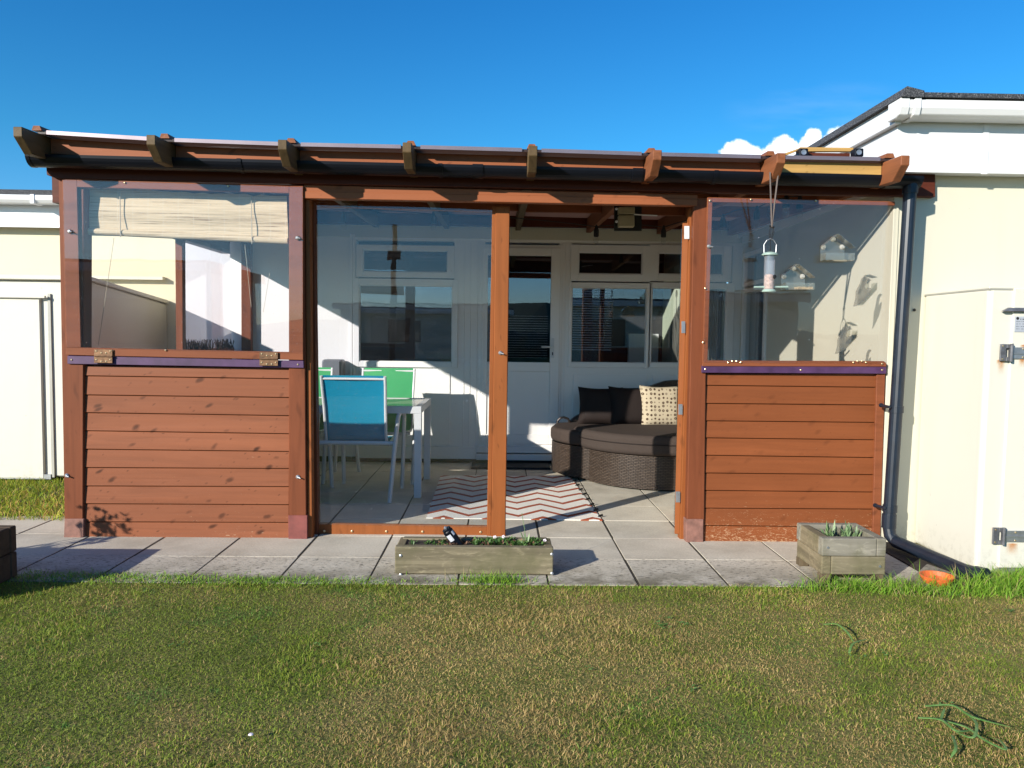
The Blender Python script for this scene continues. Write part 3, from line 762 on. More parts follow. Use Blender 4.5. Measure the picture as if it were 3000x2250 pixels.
for i in range(8):
    x = RXW[i]; w = .028
    MB().hexa([(x-w, 4.402, zr(x, 4.40)+.020), (x+w, 4.40, zr(x, 4.40)+.020), (x+w*.6, 4.40, zr(x, 4.40)+.045), (x-w*.6, 4.40, zr(x, 4.40)+.045),
               (x-w, 7.44, zr(x, 7.44)+.020), (x+w, 7.44, zr(x, 7.44)+.020), (x+w*.6, 7.44, zr(x, 7.44)+.045), (x-w*.6, 7.44, zr(x, 7.44)+.045)]).build('glazing_bar', 'rafter2', porch)
# noggins between rafters (lit orange strips)
for i in range(7):
    x0, x1 = RXW[i]+.026, RXW[i+1]-.026
    h0, h1 = .004, .088
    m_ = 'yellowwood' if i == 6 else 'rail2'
    y_ = 4.440 if i == 6 else 4.488
    MB().hexa([(x0, y_, zr(x0, y_)-h1), (x1, y_, zr(x1, y_)-h1), (x1, y_, zr(x1, y_)-h0), (x0, y_, zr(x0, y_)-h0),
               (x0, y_+.04, zr(x0, y_)-h1), (x1, y_+.04, zr(x1, y_)-h1), (x1, y_+.04, zr(x1, y_)-h0), (x0, y_+.04, zr(x0, y_)-h0)]).build('noggin', m_, porch, bevel=.002)
    if i in (0, 3):
        pass
# cross purlins inside
for yy_ in (5.35, 6.3):
    for i in range(7):
        x0, x1 = RXW[i]+.026, RXW[i+1]-.026
        MB().box(x0, x1, yy_, yy_+.045, zr(x0, yy_)-.09, zr(x0, yy_)-.006).build('purlin', 'rail', porch)
MB().box(-2.62, 2.34, 7.38, 7.43, 2.285, 2.48).build('ledger', 'beam', porch)
# side beam left + side posts + side lower wall
MB().box(-2.64, -2.56, 4.64, 7.42, 1.99, 2.34).build('side_beam', 'beam', porch)
MB().px([(512, 640), (534, 640), (536, 1030), (516, 1030)], 6.10, .06).build('side_post', 'post', porch, bevel=.003)
MB().px([(706, 640), (734, 640), (736, 1360), (708, 1360)], 7.40, .06).build('side_post', 'post', porch, bevel=.003)
MB().box(-2.57, -2.545, 4.7, 7.40, .03, 1.06).build('side_wall', 'clad_l', porch)
MB().box(-2.60, -2.52, 4.7, 7.40, 1.06, 1.10).build('side_rail', 'rail', porch, bevel=.003)
MB().box(-2.553, -2.548, 6.16, 7.40, 1.10, 2.02).build('side_pane', 'acrylic_side', porch)
tw = MB()
for k in range(150):
    y = 6.2+1.2*random.random(); h = random.uniform(.03, .085); a = random.uniform(-.015, .015)
    tw.tube([(-2.53+random.uniform(-.02, .02), y, 1.09), (-2.53+a, y+a, 1.10+h)], [.005, .003], 5)
tag(tw.build('brush_fringe', 'pot', porch), kind='stuff')
# gutter and downpipe
YG = 4.435
gl_ = W(78, 450, YG); gr_ = W(2708, 515, YG)
def gut(mb, A, B, r, n=12, th=.004):
    A = np.array(A); B = np.array(B); vs = []
    for P in (A, B):
        for rr in (r, r-th):
            for k in range(n+1):
                a = pi*k/n; vs.append((P[0], P[1]+.062 - rr*cos(a), P[2]-rr*sin(a)))
    m = n+1; fs = []
    for k in range(n):
        fs.append((k, k+1, 2*m+k+1, 2*m+k)); fs.append((m+k+1, m+k, 3*m+k, 3*m+k+1))
    fs += [(0, m, 3*m, 2*m), (m-1, 3*m-1, 4*m-1, 2*m-1)]
    fs += [tuple(list(range(0, m))), tuple(list(range(3*m-1, 2*m-1, -1)))]
    mb.add(vs, fs)
gm = MB(); gut(gm, (gl_[0], YG, gl_[2]), (gr_[0], YG, gr_[2]), .062)
for u in (1400, 1870, 1920, 2620): 
    t = (W(u, 480, YG)[0]-gl_[0])/(gr_[0]-gl_[0]); zc = gl_[2]+(gr_[2]-gl_[2])*t; xc = gl_[0]+(gr_[0]-gl_[0])*t
    gut(gm, (xc-.03, YG, zc+.003), (xc+.03, YG, zc+.003), .069)
gut(gm, (gl_[0]-.01, YG, gl_[2]+.002), (gl_[0]+.012, YG, gl_[2]+.002), .066)
go = gm.build('gutter', 'blackpl', porch, smooth=False)
for u in (700, 1290, 2100):
    t = (W(u, 480, YG)[0]-gl_[0])/(gr_[0]-gl_[0]); zc = gl_[2]+(gr_[2]-gl_[2])*t; xc = gl_[0]+(gr_[0]-gl_[0])*t
    b = MB(); gut(b, (xc-.012, YG, zc+.002), (xc+.012, YG, zc+.002), .068); b.build('gutter_clip', 'blackpl', go)
dp = MB()
pt = W(2667, 546, 4.49); pb = W(2604, 1540, 4.49)
dp.tube([(pt[0], 4.49, pt[2]+.05), (pt[0], 4.49, pt[2]-.03), pb], .036, 16)
dp.tube([(pt[0], 4.49, pt[2]+.03), (pt[0], 4.49, pt[2]-.04)], .042, 16)
dp.tube([(pb[0], pb[1], pb[2]+.07), (pb[0], pb[1], pb[2]-.012)], .041, 16)
pe = WG(2888, 1688, .05)
dpo = dp.build('downpipe', 'pipe', porch, smooth=False)
d2 = MB(); d2.tube([(pb[0], pb[1], pb[2]), (pb[0]+.004, pb[1]-.012, pb[2]-.055), (pb[0]+.02, pb[1]-.05, .052), (pe[0]-.03, pe[1]+.12, .040), pe], .036, 16)
d2.tube([(pe[0]-.02, pe[1]+.05, .046), pe], .042, 16)
d2.build('ground_pipe', 'pipe', porch)
for (u0, v0, u1, v1) in ((2580, 1187, 2606, 1193), (2563, 1480, 2592, 1488)):
    a = W(u0, v0, 4.56); b = W(u1, v1, 4.46)
    c_ = MB(); c_.tube([a, b], .009, 8); c_.lathe(a, [(.013, 0), (.013, .012)], 10, (0, -1, 0)); t = (v1-546)/(1540-546)
    pp = np.array(pt)+(np.array(pb)-np.array(pt))*t; c_.tube([(pp[0], pp[1], pp[2]+.02), (pp[0], pp[1], pp[2]-.02)], .041, 16)
    c_.build('pipe_clip', 'pipe', dpo)

# ================================================================== CHALET (house behind)
XS = 2.36; YB = 7.48
house = thing('chalet', (0, YB, 0), 'cream chalet wall with white framed windows and door inside the porch', 'house')
HS = {}
HW = MB()
yw = YB
ztop = 2.62
# back wall built round the openings: openings given in photo px on plane YB
def zx(u, v): p = W(u, v, yw); return p
LWp = (1044, 722, 1330, 1070)   # left window unit outer
DOp = (1418, 722, 1636, 1310)   # door unit
RWp = (1672, 714, 2142, 1072)   # right window unit
def X_(u, v=900): return W(u, v, yw)[0]
def Z_(v, u=1500): return W(u, v, yw)[2]
xl0, xl1 = X_(1044), X_(1330); xd0, xd1 = X_(1420), X_(1636); xr0, xr1 = X_(1673), X_(2142)
zw0, zw1 = Z_(1066), Z_(712, 1600); zd0 = .045
wb_ = MB()
def wseg(x0, x1, z0, z1, y0=0, th=.12): wb_.box(x0, x1, yw+y0, yw+y0+th, z0, z1)
wseg(-3.04, xl0, 0.05, 2.6)
wseg(xl0, xl1, zw1, 2.6); wseg(xl0, xl1, .12, zw0)
wseg(xl1, xd0, .12, 2.6); wseg(xd0, xd1, zw1, 2.6)
wseg(xd1, xr0, .12, 2.6); wseg(xr0, xr1, zw1, 2.6); wseg(xr0, xr1, .12, zw0); wseg(xr1, XS+.1, .12, 2.6)
wb_.build('back_wall', 'white_pvc', house)
MB().box(-2.5, XS, yw-.012, yw, Z_(703, 1600), Z_(668, 1600)).build('cream_board', 'cream', house)
pl = MB(); pl.box(xl0-.05, XS, yw+.03, yw+.10, .0, .12); pl.build('base_gap', 'black', house)  # black strip stands in for the shaded gap under the raised wall
# grooves / cover strips on the white cladding
gs = MB()
for u in (1360, 1378, 1398, 1646, 1655): gs.box(X_(u)-.004, X_(u)+.004, yw-.006, yw, .12, zw1)
for u in (1030, 1038): gs.box(X_(u)-.012, X_(u)+.012, yw-.02, yw, .12, 2.2)
gs.split('cover_strip', 'white_pvc', house, bevel=.002)
# lower panels below windows
lp = MB()
for (a, b) in ((xl0+.03, xl1-.03), (xr0+.03, X_(1898)), (X_(1916), xr1-.03)):
    lp.box(a, b, yw-.010, yw, .17, zw0-.09)
lp.split('lower_wall_panel', 'white_pvc', house, bevel=.004)
def frame(mb, x0, x1, z0, z1, w, y0, th):
    mb.box(x0, x0+w, y0, y0+th, z0, z1); mb.box(x1-w, x1, y0, y0+th, z0, z1)
    mb.box(x0+w, x1-w, y0, y0+th, z0, z0+w); mb.box(x0+w, x1-w, y0, y0+th, z1-w, z1)
def window(units, name='window'):
    root = MB()
    for (o, i) in units:
        (x0, z0, x1, z1), (a0, c0, a1, c1) = o, i
        y0 = yw-.022; th = .07
        root.box(x0, a0, y0, y0+th, z0, z1); root.box(a1, x1, y0, y0+th, z0, z1)
        root.box(a0, a1, y0, y0+th, z0, c0); root.box(a0, a1, y0, y0+th, c1, z1)
        # glazing bead
        frame(root, a0, a1, c0, c1, .008, y0+.012, .02)
    r = root.build(name, 'white_pvc', house, bevel=.003)
    for (o, i) in units:
        (a0, c0, a1, c1) = i
        MB().box(a0, a1, yw+.01, yw+.016, c0, c1).build('pane', 'glass', r)
    return r
def R(u0, v0, u1, v1): 
    a = W(u0, v0, yw-.02); b = W(u1, v1, yw-.02); return (a[0], b[2], b[0], a[2])
window([(R(1044, 716, 1330, 815), R(1063, 731, 1311, 799)), (R(1035, 815, 1340, 1078), R(1052, 834, 1324, 1062))])
window([(R(1673, 716, 1904, 826), R(1696, 738, 1882, 804)), (R(1904.5, 716, 2142, 826), R(1930, 740, 2118, 805)),
        (R(1668, 826.5, 1903, 1079), R(1676, 841, 1891, 1065)), (R(1903.5, 826.5, 2146, 1080), R(1911, 842, 2124, 1066))])
# door
dm = MB(); D = R(1416, 724, 1634, 1303); G = R(1430, 747, 1611, 1062)
y0 = yw-.026; th = .06
dm.box(D[0], G[0], y0, y0+th, D[1], D[3]); dm.box(G[2], D[2], y0, y0+th, D[1], D[3])
dm.box(G[0], G[2], y0, y0+th, G[3], D[3]); dm.box(G[0], G[2], y0, y0+th, G[1]-.09, G[1])
dm.box(G[0], G[2], y0+.012, y0+th, D[1]+.10, G[1]-.09); dm.box(G[0], G[2], y0, y0+th, D[1], D[1]+.10)
do = dm.build('door', 'white_pvc', house, bevel=.003)
MB().box(G[0], G[2], yw+.005, yw+.011, G[1], G[3]).build('pane', 'glass', do)
h = W(1619, 1018, yw-.03); hm = MB(); hm.box(h[0]-.014, h[0]+.014, y0-.010, y0, h[2]-.10, h[2]+.09)
hm.tube([(h[0], y0-.012, h[2]+.005), (h[0], y0-.045, h[2]+.005), (h[0]-.11, y0-.045, h[2]+.005)], .009, 8); hm.build('handle', 'white_metal', do)
MB().box(h[0]-.005, h[0]+.005, y0-.013, y0-.010, h[2]-.075, h[2]-.045).build('keyhole', 'black', do)
df = MB(); frame(df, X_(1406), X_(1645), Z_(1310), Z_(717), .03, yw-.012, .05); df.build('door_frame', 'white_pvc', house, bevel=.002)
sm = MB(); sm.box(X_(1400), X_(1660), yw-.075, yw-.005, Z_(1345), Z_(1328)); sm.box(X_(1400), X_(1660), yw-.045, yw-.005, Z_(1325), Z_(1306))
sm.box(xl0, X_(1400), yw-.03, yw, Z_(1345), Z_(1310)); sm.box(X_(1660), XS, yw-.03, yw, Z_(1345), Z_(1310)); sm.build('door_sill', 'white_pvc', house, bevel=.003)
# side wall (X = XS), with tall window
swY0, swY1 = 6.74, 7.40
sw = MB()
def sseg(y0, y1, z0, z1): sw.box(XS, XS+.12, y0, y1, z0, z1)
zs0, zs1 = 1.00, 2.06
sseg(4.742, swY0, 0, 2.6); sseg(swY0, swY1, 0, zs0); sseg(swY0, swY1, zs1, 2.6); sseg(swY1, 7.48, 0, 2.6)
sw.build('side_wall', 'cream', house)
wf = MB()
for (a, b, z0, z1) in ((swY0, swY1, zs0, 1.72), (swY0, swY1, 1.74, zs1)):
    wf.box(XS-.02, XS+.05, a, a+.05, z0, z1); wf.box(XS-.02, XS+.05, b-.05, b, z0, z1); wf.box(XS-.02, XS+.05, a+.05, b-.05, z0, z0+.04); wf.box(XS-.02, XS+.05, a+.05, b-.05, z1-.04, z1)
wfo = wf.build('window', 'white_pvc', house, bevel=.003)
for (z0, z1) in ((zs0+.04, 1.68), (1.78, zs1-.04)): MB().box(XS+.01, XS+.016, swY0+.05, swY1-.05, z0, z1).build('pane', 'glass', wfo)
MB().box(XS-.014, XS, 4.64, 7.46, 2.16, 2.26).build('side_trim', 'white_pvc', house)
# front block of the house on the right
fb = MB(); fb.box(XS, 7.0, 4.62, 4.74, 0, 2.5); fb.build('front_wall', 'cream', house)
MB().box(XS-.004, XS+.03, 4.612, 4.66, .1, 2.2).build('corner_trim', 'cream', house, bevel=.003)
fz0, fz1 = W(2700, 505, 4.5)[2], 2.56
MB().box(2.30, 7.0, 4.50, 4.52, fz0, fz1).build('front_fascia', 'white_fascia', house, bevel=.002)
jx = W(2886, 450, 4.5)[0]; MB().box(jx-.018, jx+.018, 4.494, 4.50, fz0-.006, fz1).build('fascia_joint', 'white_fascia', house, bevel=.002)
MB().box(2.30, 2.32, 4.52, 9.0, fz0, fz1).build('side_fascia', 'white_fascia', house)
MB().box(2.32, 7.0, 4.52, 4.615, fz0+.008, fz0+.02).build('soffit', 'white_fascia', house)
MB().box(2.262, 2.298, 4.455, 9.0, 2.483, 2.605).build('bargeboard', 'white_fascia', house, bevel=.002)
rf = MB()
rf.hexa([(2.235, 4.34, 2.60), (7.0, 4.34, 2.60), (7.0, 4.34, 2.625), (2.36, 4.34, 2.625), (2.235, 9.0, 2.605), (7.0, 9.0, 2.605), (7.0, 9.0, 2.64), (2.235, 9.0, 2.64)])
rf.build('flat_roof', 'felt', house)
vg = MB(); vg.add([(2.232, 4.335, 2.598), (2.262, 4.335, 2.655), (2.36, 4.335, 2.632), (2.36, 4.335, 2.598), (2.232, 9, 2.598), (2.262, 9, 2.665), (2.36, 9, 2.632), (2.36, 9, 2.598)],
                  [(3, 2, 1, 0), (4, 5, 6, 7), (0, 1, 5, 4), (1, 2, 6, 5), (2, 3, 7, 6), (3, 0, 4, 7)]); vg.build('roof_verge', 'felt', house)
wg = MB()
def ogee(mb, x0, x1, grow=0.0):
    pr = [(4.355-grow, 2.592+grow), (4.355-grow, 2.545), (4.372-grow, 2.513-grow), (4.40, 2.503-grow), (4.49, 2.503-grow), (4.49, 2.592+grow)]
    n6 = len(pr); mb.add([(x0, a, b) for a, b in pr]+[(x1, a, b) for a, b in pr], [tuple(range(n6)), tuple(range(2*n6-1, n6-1, -1))]+[(k, k+n6, (k+1) % n6+n6, (k+1) % n6) for k in range(n6)])
ogee(wg, 2.26, 7.0); ogee(wg, 2.235, 2.29, .006); bx = W(2692, 320, 4.36)[0]; ogee(wg, bx-.03, bx+.01, .008)
wg.build('gutter', 'white_fascia', house, bevel=.004)
sp_ = MB(); p = W(2699, 1040-8, 4.62)
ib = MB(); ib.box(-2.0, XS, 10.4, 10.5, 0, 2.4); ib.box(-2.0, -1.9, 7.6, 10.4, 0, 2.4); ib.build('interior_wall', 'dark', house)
MB().box(-2.0, 2.4, 7.6, 10.5, .03, .06).build('interior_floor', 'floorin', house); MB().box(-3.2, -.4, 7.5, 10.6, 2.45, 2.6).box(-.399, 1.1, 8.6, 10.6, 2.45, 2.6).box(1.101, 2.6, 7.5, 10.6, 2.45, 2.6).build('interior_ceiling', 'dark', house)  # gap in the unseen ceiling is added to let sun onto the sage wall
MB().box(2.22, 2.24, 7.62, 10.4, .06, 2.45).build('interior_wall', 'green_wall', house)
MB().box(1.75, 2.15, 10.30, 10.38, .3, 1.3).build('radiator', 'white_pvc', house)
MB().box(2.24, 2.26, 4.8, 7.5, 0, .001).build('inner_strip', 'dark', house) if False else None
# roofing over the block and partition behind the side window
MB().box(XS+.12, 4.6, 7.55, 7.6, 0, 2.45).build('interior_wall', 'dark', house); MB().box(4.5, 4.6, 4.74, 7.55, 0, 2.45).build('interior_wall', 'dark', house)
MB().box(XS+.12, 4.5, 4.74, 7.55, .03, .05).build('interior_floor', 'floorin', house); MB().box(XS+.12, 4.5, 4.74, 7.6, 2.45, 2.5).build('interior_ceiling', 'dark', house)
# wall decal flower stems on the sage wall
fs_ = MB()
for (a, b) in (((9.4, .9), (9.6, 1.8)), ((8.9, .75), (8.7, 1.5)), ((9.0, .6), (9.2, 1.2))):
    fs_.tube([(2.216, a[0], a[1]), (2.214, (a[0]+b[0])/2+.05, (a[1]+b[1])/2), (2.216, b[0], b[1])], .008, 6)
    fs_.lathe((2.216, b[0], b[1]), [(.05, 0), (.045, .004)], 10, (-1, 0, 0))
fs_.build('wall_decal', 'leafdark', house)
# venetian blinds
vb = thing('venetian_blind', (1.05, 7.6, 1.8), 'white slatted blind half covering the big pane right of the door', 'blind')
sm_ = MB(); xa, xb = X_(1680)+.01, X_(1800)
z = Z_(842)
while z > Z_(1030):
    sm_.hexa([(xa, 7.625, z), (xb, 7.625, z), (xb, 7.625, z+.0015), (xa, 7.625, z+.0015), (xa, 7.645, z+.008), (xb, 7.645, z+.008), (xb, 7.645, z+.0095), (xa, 7.645, z+.0095)]); z -= .024
sm_.build('slats', 'white_pvc', vb)
MB().box(xa, xb, 7.62, 7.65, Z_(842), Z_(836)).build('head_rail', 'white_pvc', vb)
vb2 = thing('venetian_blind', (XS+.08, 7.0, 1.0), 'slatted blind behind the tall side window by the sofa', 'blind')
sm_ = MB(); z = 1.64
while z > 1.04:
    sm_.box(XS+.075, XS+.095, 6.8, 7.08, z, z+.002); z -= .024
sm_.build('slats', 'white_pvc', vb2); MB().box(XS+.07, XS+.10, 6.8, 7.08, 1.655, 1.675).build('head_rail', 'white_pvc', vb2)
MB().px
vb3 = thing('venetian_blind', (.2, 7.6, 1.0), 'slatted blind behind the lower glass of the white door', 'blind')
sm_ = MB(); z = Z_(925)
while z > Z_(1050):
    sm_.box(G[0]+.02, G[2]-.02, 7.56, 7.575, z, z+.002); z -= .024
sm_.build('slats', 'white_pvc', vb3)
# curtain behind the rightmost pane
ct = MB(); vs = []; fs = []; nn_ = 60; xa, xb = X_(2060), X_(2140)
for k in range(nn_+1):
    x = xa+(xb-xa)*k/nn_; y = 7.64+.014*sin(k*1.25); vs += [(x, y, .9), (x, y, 2.12)]
for k in range(nn_): fs.append((2*k, 2*k+2, 2*k+3, 2*k+1))
co = thing('curtain', (1.95, 7.64, .9), 'pleated grey curtain behind the rightmost pane', 'curtain')
ct.add(vs, fs).build('cloth', fabric('grey_curtain', (.25, .29, .30)), co, smooth=True)

# ================================================================== LEFT NEIGHBOUR
nb = thing('neighbouring_chalet', (-4.5, 7.82, 0), 'neighbouring pale yellow chalet with white gutter behind the left post', 'house')
YN = 7.82
MB().box(-9, -2.62, YN, YN+.12, 0, 2.40).build('wall', 'cream2', nb)
nz0 = W(50, 665, 7.7)[2]; nz1 = W(50, 585, 7.7)[2]
MB().box(-9, -2.75, 7.70, 7.72, nz0, nz1+.04).build('fascia', 'white_fascia', nb)
g2 = MB()
za, zb_ = W(50, 594, 7.55)[2], W(50, 571, 7.55)[2]
pr = [(7.53, zb_), (7.53, za+.03), (7.56, za), (7.66, za), (7.66, zb_)]
n6 = 5; g2.add([(-9, a, b) for a, b in pr]+[(-2.75, a, b) for a, b in pr], [tuple(range(n6)), tuple(range(2*n6-1, n6-1, -1))]+[(k, k+n6, (k+1) % n6+n6, (k+1) % n6) for k in range(n6)])
bx = W(95, 580, 7.53)[0]; g2.box(bx-.02, bx+.02, 7.522, 7.66, za-.01, zb_+.006); g2.build('gutter', 'white_fascia', nb, bevel=.004)
MB().box(-9, -2.75, 7.60, 12, zb_+.008, W(50, 555, 7.6)[2]).build('roof', 'felt', nb)
MB().box(-9, -3.34, 7.74, 7.81, W(50, 815, 7.8)[2], W(50, 806, 7.8)[2]).build('ledge', 'cream', nb)
# neighbour's cupboard
nc = thing('storage_cupboard', (-4, 6.3, 0), 'cream outdoor storage cupboard on the left behind the porch post', 'cupboard', 'cream storage cupboards against the chalets')
zc = W(50, 818, 6.3)[2]
MB().add([(-6, 6.34, .04), (-3.33, 6.34, .04), (-3.33, 6.34, zc), (-6, 6.34, zc), (-6, YN-.01, .04), (-3.33, YN-.01, .04), (-3.33, YN-.01, zc-.13), (-6, YN-.01, zc-.13)],
         [(0, 1, 2, 3), (7, 6, 5, 4), (0, 4, 5, 1), (1, 5, 6, 2), (2, 6, 7, 3), (3, 7, 4, 0)]).build('body', 'cupboard', nc, bevel=.01)
MB().add([(-6, 6.30, zc), (-3.31, 6.30, zc), (-3.31, 6.30, zc+.035), (-6, 6.30, zc+.035), (-6, YN-.01, zc-.125), (-3.31, YN-.01, zc-.125), (-3.31, YN-.01, zc-.09), (-6, YN-.01, zc-.09)],
         [(0, 1, 2, 3), (7, 6, 5, 4), (0, 4, 5, 1), (1, 5, 6, 2), (2, 6, 7, 3), (3, 7, 4, 0)]).build('lid', 'cupboard', nc, bevel=.004)
a = W(-200, 870, 6.32); b = W(130, 1402, 6.32); MB().box(a[0], b[0], 6.315, 6.34, b[2], a[2]).build('door', 'cupboard', nc, bevel=.006)
a = W(-200, 862, 6.3); b = W(132, 873, 6.3); MB().box(a[0], b[0], 6.29, 6.315, b[2], a[2]).build('drip_rail', 'cupboard', nc)
a = W(137, 860, 6.3); b = W(145, 1400, 6.3); MB().box(a[0]-.01, a[0]+.012, 6.325, 6.34, b[2], a[2]).build('trim', 'greycream', nc)
a = W(-200, 1403, 6.32); MB().box(a[0], b[0], 6.318, 6.345, .02, .06).build('base_strip', 'steel', nc)

# ================================================================== RIGHT CUPBOARD
rc = thing('storage_cupboard', (3.2, 3.98, 0), 'cream storage cupboard with rusty strap hinges beside the black downpipe', 'cupboard', 'cream storage cupboards against the chalets')
xc = W(2897, 900, 4.0)[0]; zc = W(2900, 842, 4.0)[2]
MB().box(xc, 4.6, 4.0, 4.618, .0, zc).build('body', 'cupboard', rc, bevel=.022, seg=3)
MB().box(xc-.002, 4.6, 3.998, 4.617, zc-.012, zc-.008).build('lid_seam', 'greycream', rc)
MB().box(xc-.004, 4.602, 3.996, 4.6165, zc-.0075, zc+.006).build('lid', 'cupboard', rc, bevel=.003)
xd = W(2959, 1000, 3.99)[0]
MB().add([(xd, 3.988, .035), (4.6, 3.988, .035), (4.6, 3.988, zc-.004), (xd+.01, 3.988, zc-.004), (xd, 4.003, .035), (4.6, 4.003, .035), (4.6, 4.003, zc-.004), (xd+.01, 4.003, zc-.004)],
         [(0, 1, 2, 3), (7, 6, 5, 4), (0, 4, 5, 1), (1, 5, 6, 2), (2, 6, 7, 3), (3, 7, 4, 0)]).build('door', 'cupboard', rc, bevel=.003)
MB().box(xd-.012, 4.6, 3.985, 4.01, -.01, .032).build('base_strip', 'steel', rc)
for vv in (0, 538):
    u0 = 2932 - (22 if vv else 0); v0 = 1008+vv
    hg = MB(); a = W(u0, v0, 3.98)
    x0 = a[0]; zt_ = a[2]; hh = .088
    hg.box(x0, x0+.030, 3.978, 3.988, zt_-hh, zt_); hg.box(x0+.030, x0+.046, 3.974, 3.988, zt_-hh, zt_-hh+.02); hg.box(x0+.030, x0+.046, 3.974, 3.988, zt_-.02, zt_)
    hg.box(x0+.046, x0+.058, 3.972, 3.988, zt_-hh, zt_)
    hg.tube([(x0+.052, 3.968, zt_-hh-.003), (x0+.052, 3.968, zt_+.003)], .008, 10)
    ho = hg.build('hinge', 'darksteel', rc, bevel=.001)
    st_ = MB(); st_.box(x0+.06, x0+.42, 3.978, 3.988, zt_-.076, zt_-.016); st_.box(x0+.06, x0+.42, 3.974, 3.978, zt_-.052, zt_-.040)
    st_.build('strap', 'steel', ho, bevel=.001)
    sc_ = MB()
    for (dx, dz) in ((.012, -.010), (.012, -.078), (.12, -.024), (.12, -.068)): sc_.lathe((x0+dx, 3.978, zt_+dz), [(.005, 0), (.004, .003)], 8, (0, -1, 0))
    sc_.split('bolt', 'screw', ho)
def ruststreak():
    m = Mat('rust_streak'); s = m.sep('UV')
    cx_ = m.math('ABSOLUTE', m.math('SUBTRACT', s[0], .5))
    n = m.noise(30, None, 4)
    f = m.math('MULTIPLY', m.mr(m.math('ADD', cx_, m.math('MULTIPLY', m.math('SUBTRACT', 1.0, s[1]), -.12)), .05, .42, 1, 0), m.math('POWER', s[1], 1.6))
    f = m.math('MULTIPLY', f, m.mr(n, .3, .7, .5, 1.1))
    m.setb(Roughness=.9); m.col(m.ramp(f, [(0, (.75, .40, .16)), (1, (.36, .12, .03))]))
    tr = m.n('ShaderNodeBsdfTransparent'); mx = m.n('ShaderNodeMixShader'); m.l(m.math('MINIMUM', m.math('MULTIPLY', f, 1.1), .95), mx.inputs[0])
    m.l(tr.outputs[0], mx.inputs[1]); m.l(m.b.outputs[0], mx.inputs[2]); m.l(mx.outputs[0], m.out.inputs[0]); return m.m
MAT['ruststreak'] = ruststreak()
def streak(x, z, w, h, Y, par):
    b = MB().add([(x-w/2, Y, z-h), (x+w/2, Y, z-h), (x+w/2, Y, z), (x-w/2, Y, z)], [(0, 1, 2, 3)]); b.uv = [(0, 0), (1, 0), (1, 1), (0, 1)]
    b.build('rust_stain', 'ruststreak', par)
for (u, v, w, h, Y) in ((2934, 1052, .045, .09, 3.996), (2926, 1055, .03, .03, 3.996), (2999, 1010, .05, .05, 3.984), (2966, 1592, .075, .075, 3.984), (2912, 1545, .03, .03, 3.996), (2996, 1052, .05, .05, 3.984)):
    p = W(u, v, Y); streak(p[0], p[2], w, h, Y, rc)
a = W(2940, 903, 3.97); b = W(2940, 914, 3.97)
MB().add([(a[0], 3.965, b[2]+.004), (4.6, 3.965, b[2]), (4.6, 3.975, a[2]+.004), (a[0]+.035, 3.975, a[2]+.004), (a[0], 3.99, b[2]+.004), (4.6, 3.99, b[2]), (4.6, 3.99, a[2]+.004), (a[0]+.035, 3.99, a[2]+.004)],
         [(0, 1, 2, 3), (7, 6, 5, 4), (0, 4, 5, 1), (1, 5, 6, 2), (2, 6, 7, 3), (3, 7, 4, 0)]).build('drip_rail', 'darksteel', rc, bevel=.001)
a = W(2975, 927, 3.984); pw = .16; ph = .080
plate = MB().box(a[0], a[0]+pw, 3.984, 3.988, a[2]-ph, a[2]).build('data_plate', plain('grey_data_plate', (.36, .38, .42), .45), rc)
tx = MB(); tx.lathe((a[0]+.012, 3.984, a[2]-.010), [(.0075, 0), (.0075, .0012)], 16, (0, -1, 0)); 
for r_ in range(5):
    xx = a[0]+(.026 if r_ == 0 else .006)
    while xx < a[0]+pw-.01:
        l_ = random.uniform(.004, .016); hh = .004 if r_ == 0 else .0018
        tx.box(xx, min(xx+l_, a[0]+pw-.008), 3.983, 3.984, a[2]-.012-.013*r_-hh, a[2]-.012-.013*r_); xx += l_+random.uniform(.002, .010)
tx.build('plate_print', 'black', plate)
bh = MB()
p = W(2670, 908, 4.61); bh.lathe((p[0]+.02, 4.615, p[2]), [(.009, 0), (.009, .004)], 12, (0, -1, 0)); bh.build('bolt_hole', 'black', house)

# ================================================================== OBJECTS IN THE PORCH
# --- bamboo blind
bb = thing('bamboo_blind', (-2.0, 4.72, 1.8), 'rolled up natural bamboo blind hanging in the left porch window', 'blind')
P = [W(246, 549, 4.66), W(840, 576, 4.66), W(844, 704, 4.66), W(228, 674, 4.66)]
b = MB(); ns, nt = 24, 10; vs = []; fs = []
for j in range(nt+1):
    for i in range(ns+1):
        s, t = i/ns, j/nt
        top = np.array(P[0])*(1-s)+np.array(P[1])*s; bot = np.array(P[3])*(1-s)+np.array(P[2])*s
        q = top*(1-t)+bot*t; q[1] += .004*sin(s*9)+.004*sin(t*7+s*3)
        if j == 0: q[2] += random.uniform(-.006, .010)
        vs.append(tuple(q))
for j in range(nt):
    for i in range(ns): k = j*(ns+1)+i; fs.append((k, k+ns+1, k+ns+2, k+1))
b.add(vs, fs); bo = b.build('reed_sheet', 'blind', bb)
so_ = bo.modifiers.new('solid', 'SOLIDIFY'); so_.thickness = .006
ru = MB(); A, B = np.array(P[3]), np.array(P[2]); ru.tube([A+(B-A)*k/12+np.array((0, 0, -.004)) for k in range(13)], .020, 14); ru.build('roll', 'blind', bb)
cd = MB()
for u in (351, 736):
    a = W(u, 555+(u-351)*.045, 4.65); c_ = W(u+2, 695+(u-351)*.05, 4.635); cd.tube([a, c_], .0028, 5)
cd.tube([W(334, 697, 4.69), W(312, 850, 4.68), W(288, 1012, 4.68)], .0016, 5); cd.tube([W(717, 715, 4.69), W(736, 900, 4.69)], .0016, 5); cd.tube([W(790, 800, 4.69), W(771, 915, 4.69)], .0014, 5)
